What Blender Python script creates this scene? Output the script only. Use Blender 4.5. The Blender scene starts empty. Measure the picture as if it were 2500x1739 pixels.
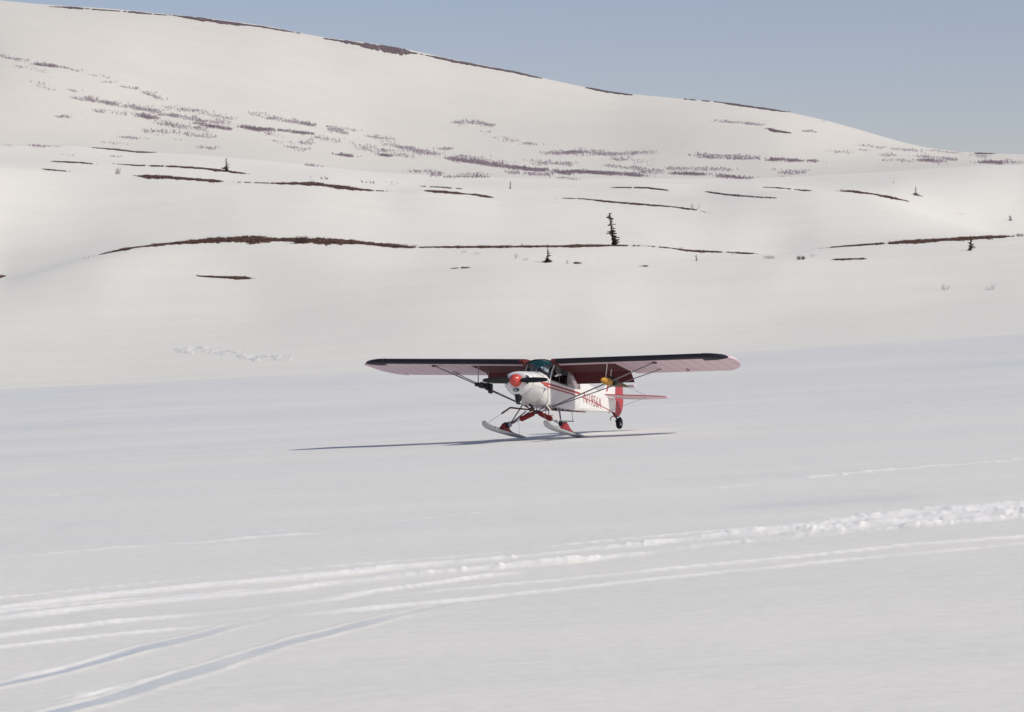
import bpy, math, random
import numpy as np
from mathutils import Matrix, Vector
random.seed(7); rng = np.random.default_rng(11)
S = bpy.context.scene
COL = S.collection

# ------------------------------------------------------------------ camera, light, exposure
FPX, CU, CV, RHO = 7000.0, 1250.0, 869.5, 0.014      # focal length and centre in photo pixels, camera roll
CAMH = 2.1
cr, sr = math.cos(RHO), math.sin(RHO)
def c2w(C):                                          # camera axes (right, depth, up) -> world
    C = np.asarray(C, float)
    return np.stack([C[..., 0]*cr + C[..., 2]*sr, C[..., 1], -C[..., 0]*sr + C[..., 2]*cr + CAMH], -1)
cam_d = bpy.data.cameras.new('camera'); cam = bpy.data.objects.new('camera', cam_d); COL.objects.link(cam)
cam_d.sensor_width = 36; cam_d.lens = FPX/2500*36; cam_d.clip_start = 0.5; cam_d.clip_end = 20000
cam.matrix_world = Matrix(((cr, sr, 0, 0), (0, 0, -1, 0), (-sr, cr, 0, CAMH), (0, 0, 0, 1)))
S.camera = cam

SUN = Vector((.645, -.335, .687)).normalized()
EL = math.asin(SUN.z)
w = bpy.data.worlds.new('World'); S.world = w; w.use_nodes = True
nt = w.node_tree; bg = nt.nodes['Background']
sky = nt.nodes.new('ShaderNodeTexSky'); sky.sky_type = 'NISHITA'; sky.sun_disc = False
sky.sun_elevation = EL; sky.sun_rotation = math.atan2(SUN.x, SUN.y)
sky.altitude = 300; sky.air_density = 1.0; sky.dust_density = 0.7; sky.ozone_density = 1.0
tint = nt.nodes.new('ShaderNodeMix'); tint.data_type = 'RGBA'; tint.blend_type = 'MULTIPLY'; tint.inputs[0].default_value = 1
tint.inputs[7].default_value = (1.08, .925, .975, 1)      # the faded print's warm cast, over the whole sky alike
nt.links.new(sky.outputs[0], tint.inputs[6]); nt.links.new(tint.outputs[2], bg.inputs[0]); bg.inputs[1].default_value = 0.096
sl = bpy.data.lights.new('sun', 'SUN'); sl.energy = 3.05; sl.angle = math.radians(.53); sl.color = (1, .95, .815)
so = bpy.data.objects.new('sun', sl); COL.objects.link(so); so.rotation_euler = SUN.to_track_quat('Z', 'Y').to_euler()
so.location = (60, -40, 80)
S.view_settings.view_transform = 'Standard'; S.view_settings.look = 'None'
S.view_settings.gamma = 1; S.view_settings.exposure = 0.0; S.view_settings.use_curve_mapping = False
S.cycles.max_bounces = 6

# ------------------------------------------------------------------ helpers
def tag(o, label=None, cat=None, group=None, kind=None):
    for k, v in (('label', label), ('category', cat), ('group', group), ('kind', kind)):
        if v: o[k] = v
    return o
def empty(name, loc=(0, 0, 0)):
    o = bpy.data.objects.new(name, None); o.location = loc; COL.objects.link(o); o.empty_display_size = .3
    return o

def vnoise(x, y, seed=0):                            # 2-D value noise in [-1, 1]
    x = np.asarray(x, float); y = np.asarray(y, float)
    xi = np.floor(x).astype(np.int64); yi = np.floor(y).astype(np.int64); fx = x-xi; fy = y-yi
    fx = fx*fx*(3-2*fx); fy = fy*fy*(3-2*fy)
    def h(a, b):
        n = (a*374761393 + b*668265263 + seed*1442695041) & 0xffffffff
        n = ((n ^ (n >> 13))*1274126177) & 0xffffffff
        return ((n ^ (n >> 16)) & 0xffff)/32767.5 - 1
    return (h(xi, yi)*(1-fx)+h(xi+1, yi)*fx)*(1-fy) + (h(xi, yi+1)*(1-fx)+h(xi+1, yi+1)*fx)*fy
def fbm(x, y, seed=0, o=4):
    s = 0; a = 1; t = 0
    for i in range(o):
        s = s + a*vnoise(x*2**i, y*2**i, seed+i); t += a; a *= .55
    return s/t

class MB:
    def __init__(s): s.v = []; s.f = []
    def add(s, vs, fs):
        b = len(s.v); s.v += [tuple(map(float, p)) for p in vs]; s.f += [tuple(b+i for i in f) for f in fs]
    def tube(s, pts, rad, n=10, cap=True, flat=1.0):
        pts = [Vector(p) for p in pts]
        if not hasattr(rad, '__len__'): rad = [rad]*len(pts)
        up = None; vs = []
        for i, p in enumerate(pts):
            t = (pts[min(i+1, len(pts)-1)] - pts[max(i-1, 0)]).normalized()
            if up is None: up = Vector((0, 0, 1)) if abs(t.z) < .9 else Vector((1, 0, 0))
            a = t.cross(up).normalized(); b = a.cross(t).normalized(); up = b
            for k in range(n):
                th = 2*math.pi*k/n; vs.append(p + (a*math.cos(th)+b*math.sin(th)*flat)*rad[i])
        fs = [(i*n+k, i*n+(k+1) % n, (i+1)*n+(k+1) % n, (i+1)*n+k) for i in range(len(pts)-1) for k in range(n)]
        if cap: fs += [tuple(range(n-1, -1, -1)), tuple(range((len(pts)-1)*n, len(pts)*n))]
        s.add(vs, fs); return s
    def loft(s, secs, closed=True, cap=True):
        n = len(secs[0]); vs = [p for sec in secs for p in sec]; fs = []
        for i in range(len(secs)-1):
            for k in range(n if closed else n-1):
                fs.append((i*n+k, i*n+(k+1) % n, (i+1)*n+(k+1) % n, (i+1)*n+k))
        if cap and closed: fs += [tuple(range(n-1, -1, -1)), tuple(range((len(secs)-1)*n, len(secs)*n))]
        s.add(vs, fs); return s
    def box(s, c, d, rot=None, bev=.2):              # box with chamfered edges along its longest sides
        hx, hy, hz = d[0]/2, d[1]/2, d[2]/2; b = min(d)*bev
        sec = lambda x, q: [(x, y, z) for y, z in ((hy-q, -hz+0), (hy, -hz+q), (hy, hz-q), (hy-q, hz), (-hy+q, hz), (-hy, hz-q), (-hy, -hz+q), (-hy+q, -hz))]
        secs = []
        for x, k in ((-hx, .82), (-hx+b, 1), (hx-b, 1), (hx, .82)):
            secs.append([(x, y*k, z*k) for _, y, z in sec(x, b)])
        M = rot or Matrix.Identity(3); C = Vector(c)
        secs = [[C + M @ Vector(p) for p in sc] for sc in secs]
        return s.loft(secs)
    def lathe(s, prof, c=(0, 0, 0), n=20, axis='x', M=None):
        secs = []
        for a, r in prof:
            ring = []
            for k in range(n):
                th = 2*math.pi*k/n; y, z = r*math.cos(th), r*math.sin(th)
                p = Vector((a, y, z)) if axis == 'x' else Vector((y, a, z)) if axis == 'y' else Vector((y, z, a))
                ring.append(Vector(c) + (M @ p if M else p))
            secs.append(ring)
        return s.loft(secs)
    def build(s, name, mat, parent=None, smooth=True, off=None, ang=35):
        me = bpy.data.meshes.new(name)
        v = s.v if off is None else [(p[0]-off[0], p[1]-off[1], p[2]-off[2]) for p in s.v]
        me.from_pydata(v, [], s.f); me.update()
        import bmesh
        bm = bmesh.new(); bm.from_mesh(me); bmesh.ops.recalc_face_normals(bm, faces=bm.faces)
        if smooth:
            for e in bm.edges:
                if len(e.link_faces) == 2 and e.calc_face_angle(0) > math.radians(ang): e.smooth = False
            for f in bm.faces: f.smooth = True
        bm.to_mesh(me); bm.free()
        me.materials.append(mat)
        o = bpy.data.objects.new(name, me); COL.objects.link(o)
        if parent: o.parent = parent
        return o

def np_mesh(name, verts, quads, mat, attrs=None, smooth=True):
    me = bpy.data.meshes.new(name)
    verts = np.asarray(verts, np.float32); quads = np.asarray(quads, np.int32); k = quads.shape[1]
    me.vertices.add(len(verts)); me.vertices.foreach_set('co', verts.ravel())
    me.loops.add(quads.size); me.loops.foreach_set('vertex_index', quads.ravel())
    me.polygons.add(len(quads)); me.polygons.foreach_set('loop_start', np.arange(0, quads.size, k, dtype=np.int32))
    me.polygons.foreach_set('loop_total', np.full(len(quads), k, np.int32))
    if smooth: me.polygons.foreach_set('use_smooth', np.ones(len(quads), bool))
    for n, a in (attrs or {}).items():
        at = me.attributes.new(n, 'FLOAT', 'POINT'); at.data.foreach_set('value', np.asarray(a, np.float32).ravel())
    me.update(calc_edges=True); me.materials.append(mat)
    o = bpy.data.objects.new(name, me); COL.objects.link(o); return o

# ------------------------------------------------------------------ materials
def N(nt, t, **k):
    n = nt.nodes.new(t)
    for a, b in k.items(): setattr(n, a, b)
    return n
def mat(name, col, rough=.5, spec=.5, var=.12, scale=6.0, metal=0, bump=0.0, coat=0):
    m = bpy.data.materials.new(name); m.use_nodes = True; t = m.node_tree; b = t.nodes['Principled BSDF']
    tc = N(t, 'ShaderNodeTexCoord'); no = N(t, 'ShaderNodeTexNoise'); no.inputs['Scale'].default_value = scale; no.inputs['Detail'].default_value = 5
    t.links.new(tc.outputs['Object'], no.inputs['Vector'])
    mx = N(t, 'ShaderNodeMix', data_type='RGBA'); t.links.new(no.outputs[0], mx.inputs[0])
    mx.inputs[6].default_value = (*[c*(1-var) for c in col], 1); mx.inputs[7].default_value = (*[min(1, c*(1+var)) for c in col], 1)
    t.links.new(mx.outputs[2], b.inputs['Base Color'])
    b.inputs['Roughness'].default_value = rough; b.inputs['Specular IOR Level'].default_value = spec; b.inputs['Metallic'].default_value = metal
    b.inputs['Coat Weight'].default_value = coat
    if bump:
        bp = N(t, 'ShaderNodeBump'); bp.inputs['Strength'].default_value = bump; bp.inputs['Distance'].default_value = .01
        t.links.new(no.outputs[0], bp.inputs['Height']); t.links.new(bp.outputs[0], b.inputs['Normal'])
    return m

def snow_mat(name, base, base2, sx, sy, bump=.25, bscale=1.0, attrs=False, streak=.5):
    m = bpy.data.materials.new(name); m.use_nodes = True; t = m.node_tree; b = t.nodes['Principled BSDF']; L = t.links.new
    tc = N(t, 'ShaderNodeTexCoord')
    mp = N(t, 'ShaderNodeMapping'); mp.inputs['Scale'].default_value = (sx, sy, sy); L(tc.outputs['Object'], mp.inputs[0])
    n1 = N(t, 'ShaderNodeTexNoise'); n1.inputs['Scale'].default_value = 1; n1.inputs['Detail'].default_value = 7; n1.inputs['Roughness'].default_value = .6
    L(mp.outputs[0], n1.inputs['Vector'])
    rp = N(t, 'ShaderNodeValToRGB'); rp.color_ramp.elements[0].position = .5-.3*streak; rp.color_ramp.elements[1].position = .5+.3*streak
    rp.color_ramp.elements[0].color = (*base2, 1); rp.color_ramp.elements[1].color = (*base, 1); L(n1.outputs[0], rp.inputs[0])
    col = rp.outputs[0]
    if attrs:
        for an, c in (('glaze_or_shade', (.57, .605, .655)), ('fresh', (.93, .91, .885))):
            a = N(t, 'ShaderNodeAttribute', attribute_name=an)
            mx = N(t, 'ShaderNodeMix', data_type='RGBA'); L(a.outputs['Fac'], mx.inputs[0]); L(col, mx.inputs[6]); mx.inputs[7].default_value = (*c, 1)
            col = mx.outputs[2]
    n3 = N(t, 'ShaderNodeTexNoise'); n3.inputs['Scale'].default_value = bscale*2.2; n3.inputs['Detail'].default_value = 9; n3.inputs['Roughness'].default_value = .75
    L(tc.outputs['Object'], n3.inputs['Vector'])
    m3 = N(t, 'ShaderNodeMapRange'); m3.inputs[1].default_value = .3; m3.inputs[2].default_value = .7; m3.inputs[3].default_value = .93; m3.inputs[4].default_value = 1.045; L(n3.outputs[0], m3.inputs[0])
    vm = N(t, 'ShaderNodeMix', data_type='RGBA', blend_type='MULTIPLY'); vm.inputs[0].default_value = 1; L(col, vm.inputs[6]); L(m3.outputs[0], vm.inputs[7]); col = vm.outputs[2]
    L(col, b.inputs['Base Color']); b.inputs['Roughness'].default_value = .7; b.inputs['Specular IOR Level'].default_value = .15
    mp2 = N(t, 'ShaderNodeMapping'); mp2.inputs['Scale'].default_value = (bscale*.35, bscale, bscale); L(tc.outputs['Object'], mp2.inputs[0])
    n2 = N(t, 'ShaderNodeTexNoise'); n2.inputs['Scale'].default_value = 1; n2.inputs['Detail'].default_value = 8; n2.inputs['Roughness'].default_value = .65
    L(mp2.outputs[0], n2.inputs['Vector'])
    bp = N(t, 'ShaderNodeBump'); bp.inputs['Strength'].default_value = bump; bp.inputs['Distance'].default_value = .25/bscale
    L(n2.outputs[0], bp.inputs['Height']); L(bp.outputs[0], b.inputs['Normal'])
    return m

M_LAKE = snow_mat('wind_packed_snow', (.845, .82, .755), (.77, .755, .72), .035, .22, bump=.28, bscale=3.0, attrs=True, streak=.8)
BANKC = ('bank_snow', (.83, .80, .735), (.775, .755, .70), .02, .06)
M_BANK = snow_mat(*BANKC, bump=.2, bscale=.6, streak=.9)
M_DRIFT = snow_mat(*BANKC, bump=.2, bscale=.6, streak=.9, attrs=True)
M_HILL = snow_mat('hill_snow', (.74, .708, .645), (.705, .678, .625), .006, .02, bump=.12, bscale=.12, streak=.9)
def heath_mat(name, cols, scale):
    m = bpy.data.materials.new(name); m.use_nodes = True; t = m.node_tree; b = t.nodes['Principled BSDF']; L = t.links.new
    tc = N(t, 'ShaderNodeTexCoord'); no = N(t, 'ShaderNodeTexNoise'); no.inputs['Scale'].default_value = scale; no.inputs['Detail'].default_value = 8; no.inputs['Roughness'].default_value = .7
    L(tc.outputs['Object'], no.inputs['Vector']); rp = N(t, 'ShaderNodeValToRGB'); L(no.outputs[0], rp.inputs[0]); e = rp.color_ramp.elements
    e[0].position = .32; e[0].color = (*cols[0], 1); e[1].position = .68; e[1].color = (*cols[2], 1); q = e.new(.5); q.color = (*cols[1], 1)
    L(rp.outputs[0], b.inputs['Base Color']); b.inputs['Roughness'].default_value = .95; b.inputs['Specular IOR Level'].default_value = .05
    return m
M_HEATH = heath_mat('bare_heath', ((.055, .033, .032), (.115, .066, .060), (.19, .135, .10)), .45)
M_HEATH_FAR = heath_mat('hazed_bare_heath', ((.115, .085, .10), (.16, .12, .135), (.22, .18, .18)), .15)  # greyed and lightened: distance haze is put into this colour
M_TWIG = mat('heath_twigs', (.10, .062, .055), .9, .1, .5, .9)
M_SCRUB = mat('hazed_leafless_willow', (.47, .405, .45), .9, .1, .3, .1)  # paler than bare twigs, haze is mixed into the colour
M_SCRUB_D = mat('hazed_dense_willow', (.36, .29, .33), .9, .1, .3, .1)  # lightened the same way, with haze in the colour
M_SPRUCE = mat('spruce_needles', (.105, .078, .066), .8, .2, .5, 1.5)
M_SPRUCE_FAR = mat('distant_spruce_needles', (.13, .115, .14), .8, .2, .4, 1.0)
M_FAINT = mat('pale_far_needles', (.36, .325, .35), .8, .2, .3, 1.0)  # paler, greyer needles for the small faint spruces
M_BARK = mat('spruce_bark', (.085, .06, .055), .9, .1, .4, 5)

SEAM = mat('panel_seam', (.22, .20, .20), .6, .3, .2, 8)
WHITE = mat('white_dope', (.80, .775, .755), .32, .5, .04, 3)
COWLW = mat('white_cowl_paint', (.80, .775, .76), .28, .5, .10, 2.2)
RED = mat('red_paint', (.41, .055, .064), .5, .4, .1, 5)
DULLRED = mat('dull_red_paint', (.30, .036, .042), .55, .3, .2, 6)
COLLAR = mat('dark_red_collar_paint', (.13, .022, .022), .6, .3, .25, 9)
ORED = mat('orange_red_paint', (.56, .065, .045), .32, .5, .12, 5, coat=.15)
MAROON = mat('dark_red_fabric', (.105, .020, .024), .7, .2, .35, 9)  # red darkened so that the flap's shade is in the colour
PINK = mat('pale_pink_fabric', (.70, .54, .585), .65, .2, .10, 2.0)  # pale base stands in for sun glowing through the fabric
NAVY = mat('black_leading_edge_boot', (.012, .011, .019), .6, .3, .35, 7)
BLACK = mat('black_metal', (.012, .012, .014), .45, .4, .3, 8)
RUBBER = mat('black_rubber', (.014, .013, .014), .8, .2, .3, 20)
STEEL = mat('grey_steel', (.30, .29, .32), .45, .5, .15, 8)
STRUT = mat('dull_grey_strut_paint', (.20, .165, .18), .35, .5, .2, 4)
RUST = mat('dark_red_brown_tube', (.10, .035, .035), .55, .4, .35, 12)
BUNGEE = mat('red_canvas_cover', (.22, .026, .022), .75, .2, .3, 14, bump=.3)
SKIW = mat('scuffed_white_ski_plastic', (.40, .41, .43), .4, .4, .12, 7)
YEL = mat('yellow_ochre_paint', (.50, .25, .04), .6, .4, .2, 7)
BROWN = mat('weathered_brown_paint', (.20, .105, .05), .6, .3, .4, 9)
DARKIN = mat('dark_cabin_lining', (.030, .022, .026), .8, .2, .3, 8)
JACKET = mat('dark_jacket', (.018, .016, .018), .8, .2, .4, 10)
SKIN = mat('skin', (.42, .24, .17), .5, .4, .08, 20)
HAIR = mat('dark_hair', (.02, .014, .011), .7, .3, .3, 30)
LENS = mat('lamp_glass', (.35, .38, .42), .1, .8, .1, 10)
CREAM = mat('cream_trim', (.72, .68, .62), .5, .4, .1, 8)
def extra(m, kind):
    t = m.node_tree; b = t.nodes['Principled BSDF']; src = b.inputs['Base Color'].links[0].from_socket; L = t.links.new
    tc = N(t, 'ShaderNodeTexCoord'); sp = N(t, 'ShaderNodeSeparateXYZ'); L(tc.outputs['Object'], sp.inputs[0])
    if kind == 'ribs':
        a = N(t, 'ShaderNodeMath', operation='MULTIPLY'); L(sp.outputs[1], a.inputs[0]); a.inputs[1].default_value = 3.05
        f = N(t, 'ShaderNodeMath', operation='PINGPONG'); L(a.outputs[0], f.inputs[0]); f.inputs[1].default_value = .5
        r = N(t, 'ShaderNodeMapRange'); L(f.outputs[0], r.inputs[0]); r.inputs[1].default_value = .0; r.inputs[2].default_value = .11; r.inputs[3].default_value = .80; r.inputs[4].default_value = 1
        fac, dark = r.outputs[0], None
        mx = N(t, 'ShaderNodeMix', data_type='RGBA', blend_type='MULTIPLY'); mx.inputs[0].default_value = 1; L(src, mx.inputs[6]); L(fac, mx.inputs[7])
    else:                                              # oily soot smeared along the belly of the cowl
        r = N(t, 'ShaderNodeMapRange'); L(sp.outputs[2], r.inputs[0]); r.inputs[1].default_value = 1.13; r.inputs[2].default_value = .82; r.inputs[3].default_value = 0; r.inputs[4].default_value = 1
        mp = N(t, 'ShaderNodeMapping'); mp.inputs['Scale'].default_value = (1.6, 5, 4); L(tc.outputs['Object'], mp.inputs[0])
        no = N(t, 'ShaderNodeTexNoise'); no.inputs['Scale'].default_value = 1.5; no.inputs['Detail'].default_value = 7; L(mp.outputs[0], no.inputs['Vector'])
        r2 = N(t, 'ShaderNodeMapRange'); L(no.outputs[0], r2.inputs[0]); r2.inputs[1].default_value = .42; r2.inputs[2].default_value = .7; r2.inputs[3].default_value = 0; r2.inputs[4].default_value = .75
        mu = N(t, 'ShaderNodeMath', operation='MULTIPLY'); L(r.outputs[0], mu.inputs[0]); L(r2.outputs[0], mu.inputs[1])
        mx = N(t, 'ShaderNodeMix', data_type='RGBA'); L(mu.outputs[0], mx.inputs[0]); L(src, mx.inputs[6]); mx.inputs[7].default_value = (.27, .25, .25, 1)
    L(mx.outputs[2], b.inputs['Base Color'])
extra(PINK, 'ribs'); extra(COWLW, 'soot')
def glass(name, tint, refl=.12, rough=.02):
    m = bpy.data.materials.new(name); m.use_nodes = True; t = m.node_tree; t.nodes.remove(t.nodes['Principled BSDF'])
    tr = N(t, 'ShaderNodeBsdfTransparent'); tr.inputs[0].default_value = (*tint, 1)
    gl = N(t, 'ShaderNodeBsdfGlossy'); gl.inputs['Roughness'].default_value = rough
    fr = N(t, 'ShaderNodeFresnel'); fr.inputs[0].default_value = 1.45
    no = N(t, 'ShaderNodeTexNoise'); no.inputs['Scale'].default_value = 4
    mm = N(t, 'ShaderNodeMath', operation='MULTIPLY_ADD'); t.links.new(no.outputs[0], mm.inputs[0]); mm.inputs[1].default_value = refl; t.links.new(fr.outputs[0], mm.inputs[2])
    mx = N(t, 'ShaderNodeMixShader'); t.links.new(mm.outputs[0], mx.inputs[0]); t.links.new(tr.outputs[0], mx.inputs[1]); t.links.new(gl.outputs[0], mx.inputs[2])
    t.links.new(mx.outputs[0], t.nodes['Material Output'].inputs[0]); return m
GLASS = glass('windshield_plexiglass', (.62, .68, .74), .08)
TEAL = glass('green_tinted_plexiglass', (.10, .45, .42), .10)
t_ = TEAL.node_tree; tl_ = N(t_, 'ShaderNodeBsdfTranslucent'); tl_.inputs[0].default_value = (.02, .34, .31, 1); ms_ = N(t_, 'ShaderNodeMixShader'); ms_.inputs[0].default_value = .25
o_ = t_.nodes['Material Output']; t_.links.new(o_.inputs[0].links[0].from_socket, ms_.inputs[1]); t_.links.new(tl_.outputs[0], ms_.inputs[2]); t_.links.new(ms_.outputs[0], o_.inputs[0])
MILKY = mat('milky_rear_plexiglass', (.34, .27, .29), .2, .5, .12, 4)
GLASS_S = glass('side_window_plexiglass', (.80, .78, .76), .05)

# ------------------------------------------------------------------ terrain
def curve(pts):
    a = np.array(pts, float)
    return lambda u: np.interp(u, a[:, 0], a[:, 1])
def smooth(a, k):
    ker = np.hanning(2*k+3)[1:-1]; ker /= ker.sum(); return np.convolve(np.pad(a, k, mode='edge'), ker, 'valid')

C_EDGE = curve([(-2500, 1060), (0, 951), (1000, 903), (1800, 860), (2500, 816), (5000, 680)])
C_SHELF = curve([(-2500, 900), (0, 850), (500, 838), (900, 815), (1250, 786), (1450, 778), (1600, 790), (1750, 793), (1900, 788), (2100, 770), (2500, 745), (5000, 640)])
C_FOOT = curve([(-2500, 790), (0, 725), (250, 690), (480, 684), (620, 686), (1000, 668), (1200, 655), (1400, 650), (1700, 640), (1850, 634), (2000, 628), (2200, 622), (2500, 612), (5000, 560)])
C_CREST = curve([(-2500, 760), (0, 690), (120, 655), (200, 633), (280, 613), (340, 602), (420, 592), (500, 586), (580, 581), (680, 583), (760, 588), (850, 593), (950, 599), (1030, 604), (1100, 603), (1250, 602), (1400, 600), (1500, 599), (1580, 600), (1650, 607), (1700, 613), (1800, 617), (1850, 621), (1900, 622), (1960, 614), (2010, 606), (2100, 598), (2200, 590), (2300, 584), (2400, 579), (2500, 577), (2800, 580), (5000, 560)])
C_KN = curve([(-2500, 360), (0, 408), (100, 413), (200, 420), (300, 429), (400, 434), (520, 443), (620, 448), (760, 449), (850, 458), (950, 469), (1030, 466), (1120, 475), (1215, 486), (1350, 487), (1500, 492), (1620, 494), (1740, 487), (1800, 478), (1890, 468), (1980, 466), (2060, 472), (2140, 482), (2220, 503), (2300, 530), (2420, 565), (2600, 585), (5000, 600)])
C_KN2 = curve([(-2500, 330), (0, 392), (150, 396), (300, 405), (450, 410), (600, 424), (800, 428), (1000, 455), (1150, 462), (1400, 462), (1560, 458), (1700, 466), (1850, 456), (2000, 462), (2200, 462), (2350, 485), (2500, 515), (5000, 560)])
C_BASE = curve([(-2500, 300), (0, 354), (200, 358), (320, 370), (500, 380), (700, 396), (900, 418), (1100, 428), (1300, 434), (1500, 437), (1800, 439), (1950, 434), (2100, 425), (2250, 415), (2400, 405), (2500, 403), (5000, 430)])
C_MID = curve([(-2500, 40), (0, 135), (300, 175), (600, 230), (900, 285), (1100, 310), (1300, 325), (1500, 330), (1700, 325), (1900, 330), (2100, 365), (2300, 386), (2500, 392), (5000, 420)])
C_SKY = curve([(-2500, -260), (-600, -55), (0, 3), (100, 12), (250, 21), (350, 30), (500, 45), (650, 65), (730, 81), (800, 95), (900, 107), (1000, 124), (1100, 146), (1250, 174), (1400, 208), (1500, 227), (1560, 232), (1680, 243), (1800, 254), (1900, 268), (2000, 289), (2100, 317), (2200, 347), (2280, 366), (2350, 373), (2500, 379), (3200, 395), (5000, 420)])

_out = np.cumsum(4.5*1.05**np.arange(1, 68)); ug = np.r_[-160-_out[::-1], np.arange(-160, 2661, 4.5), 2657.0+_out]
def plane_v(u, d): return 880 - .054*(u-1250) + CAMH*FPX/d
def Hof(v, d): return -(v-CV)*d/FPX
ctrl = []                                              # (d, v) control rows, nearest first
for d in (3, 8, 15, 30, 60, 100): ctrl.append((np.full_like(ug, d), plane_v(ug, d)))
def crow(d, c, k=5, wob=.03, seed=1):
    v = smooth(c(ug), k) if k else c(ug)
    dd = d*(1 + wob*vnoise(ug/420.0+seed*7.3, ug*0+seed, seed))
    return dd, v
ctrl.append(crow(300, C_EDGE, 6, .02, 1))
ctrl.append(crow(415, C_SHELF, 10, .04, 2))
ctrl.append(crow(520, C_FOOT, 8, .02, 3))
cd, cv = crow(565, C_CREST, 3, .02, 3); ctrl.append((cd, cv))
ctrl.append((cd*1.14, cv+17)); ctrl.append((cd*1.32, cv+8))
kd, kv = crow(960, C_KN, 7, .04, 5); ctrl.append((kd, kv))
k2d, k2v = crow(1130, C_KN2, 8, .03, 6); ctrl.append((k2d*.985, np.maximum(kv-1, k2v+9))); ctrl.append((k2d*1.08, k2v))
bd, bv = crow(1700, C_BASE, 8, .03, 8); ctrl.append((bd, bv))
ctrl.append(crow(2150, C_MID, 14, .03, 9))
sd, sv = crow(2800, C_SKY, 2, .02, 10); ctrl.append((sd, sv))
ctrl.append((sd*1.12, sv+9)); ctrl.append((sd*1.5, sv+120))
CD = np.array([c[0] for c in ctrl]); CH = np.array([Hof(c[1], c[0]) for c in ctrl])

def pchip(x, y, xq):                                   # column-wise monotone cubic; x, y: (K, n); xq: (m, n)
    h = np.diff(x, axis=0); dl = np.diff(y, axis=0)/h
    m = np.zeros_like(y); w1 = 2*h[1:]+h[:-1]; w2 = h[1:]+2*h[:-1]
    with np.errstate(all='ignore'):
        mm = (w1+w2)/(w1/dl[:-1]+w2/dl[1:])
    m[1:-1] = np.where(dl[:-1]*dl[1:] > 0, mm, 0); m[0] = dl[0]; m[-1] = dl[-1]
    out = np.empty_like(xq); n = x.shape[1]; j = np.arange(n)
    for r in range(xq.shape[0]):
        k = np.clip((x <= xq[r]).sum(0)-1, 0, x.shape[0]-2)
        hh = h[k, j]; t = (xq[r]-x[k, j])/hh
        out[r] = (2*t**3-3*t**2+1)*y[k, j]+(t**3-2*t**2+t)*hh*m[k, j]+(-2*t**3+3*t**2)*y[k+1, j]+(t**3-t**2)*hh*m[k+1, j]
    return out
# rows: the near part at fixed depths, farther rows between the control rows
near = np.unique(np.r_[3, 5, 8, 11, 14, CAMH*FPX/np.arange(960, 122, -2.0), np.linspace(121, 200, 30), np.linspace(203, 290, 20)])
rows = [np.full_like(ug, d) for d in near]
iE = 6
def between(a, b, n, last=False):
    for t in np.linspace(0, 1, n+1)[:(n+1 if last else n)]: rows.append(CD[a]*(1-t)+CD[b]*t)
seg_start = {}
seg_start['bank'] = len(rows)
for a, n in ((6, 40), (7, 50), (8, 60)): between(a, a+1, n)
for a, n in ((9, 12), (10, 8)): between(a, a+1, n)
seg_start['terrace'] = len(rows)
for a, n in ((11, 60), (12, 30), (13, 24), (14, 50)): between(a, a+1, n)
seg_start['hill'] = len(rows)
for a, n in ((15, 80), (16, 90), (17, 8)): between(a, a+1, n)
between(18, 19, 6, True)
GD = np.array(rows); GH = pchip(CD, CH, GD)
GU = np.broadcast_to(ug, GD.shape)
ker = np.hanning(27)[1:-1]; ker /= ker.sum()           # soften the slopes along the hillside
for r in range(seg_start['bank']+1, len(rows)):
    GD[r] = np.convolve(np.pad(GD[r], 12, mode='edge'), ker, 'valid')
    k_ = 12 if r < seg_start['terrace']-25 or r > seg_start['terrace'] else 5
    kk = np.hanning(2*k_+3)[1:-1]; kk /= kk.sum(); GH[r] = np.convolve(np.pad(GH[r]/GD[r], k_, mode='edge'), kk, 'valid')*GD[r]
GX = (GU-CU)*GD/FPX
# gentle undulation of the far snow and of the near crust
amp = np.interp(GD, [60, 140, 300, 560, 1700, 2800], [0, .05, .10, .15, .9, 1.2])
GH = GH + amp*fbm(GX/np.maximum(GD*.05, 4)+3, np.log(GD)*9, 21, 4)
near_m = GD < 130
GH = GH + near_m*(.014*fbm(GX/3.0, GD/9.0, 31, 4) + .004*fbm(GX*.9, GD*.5, 33, 3))

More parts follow.
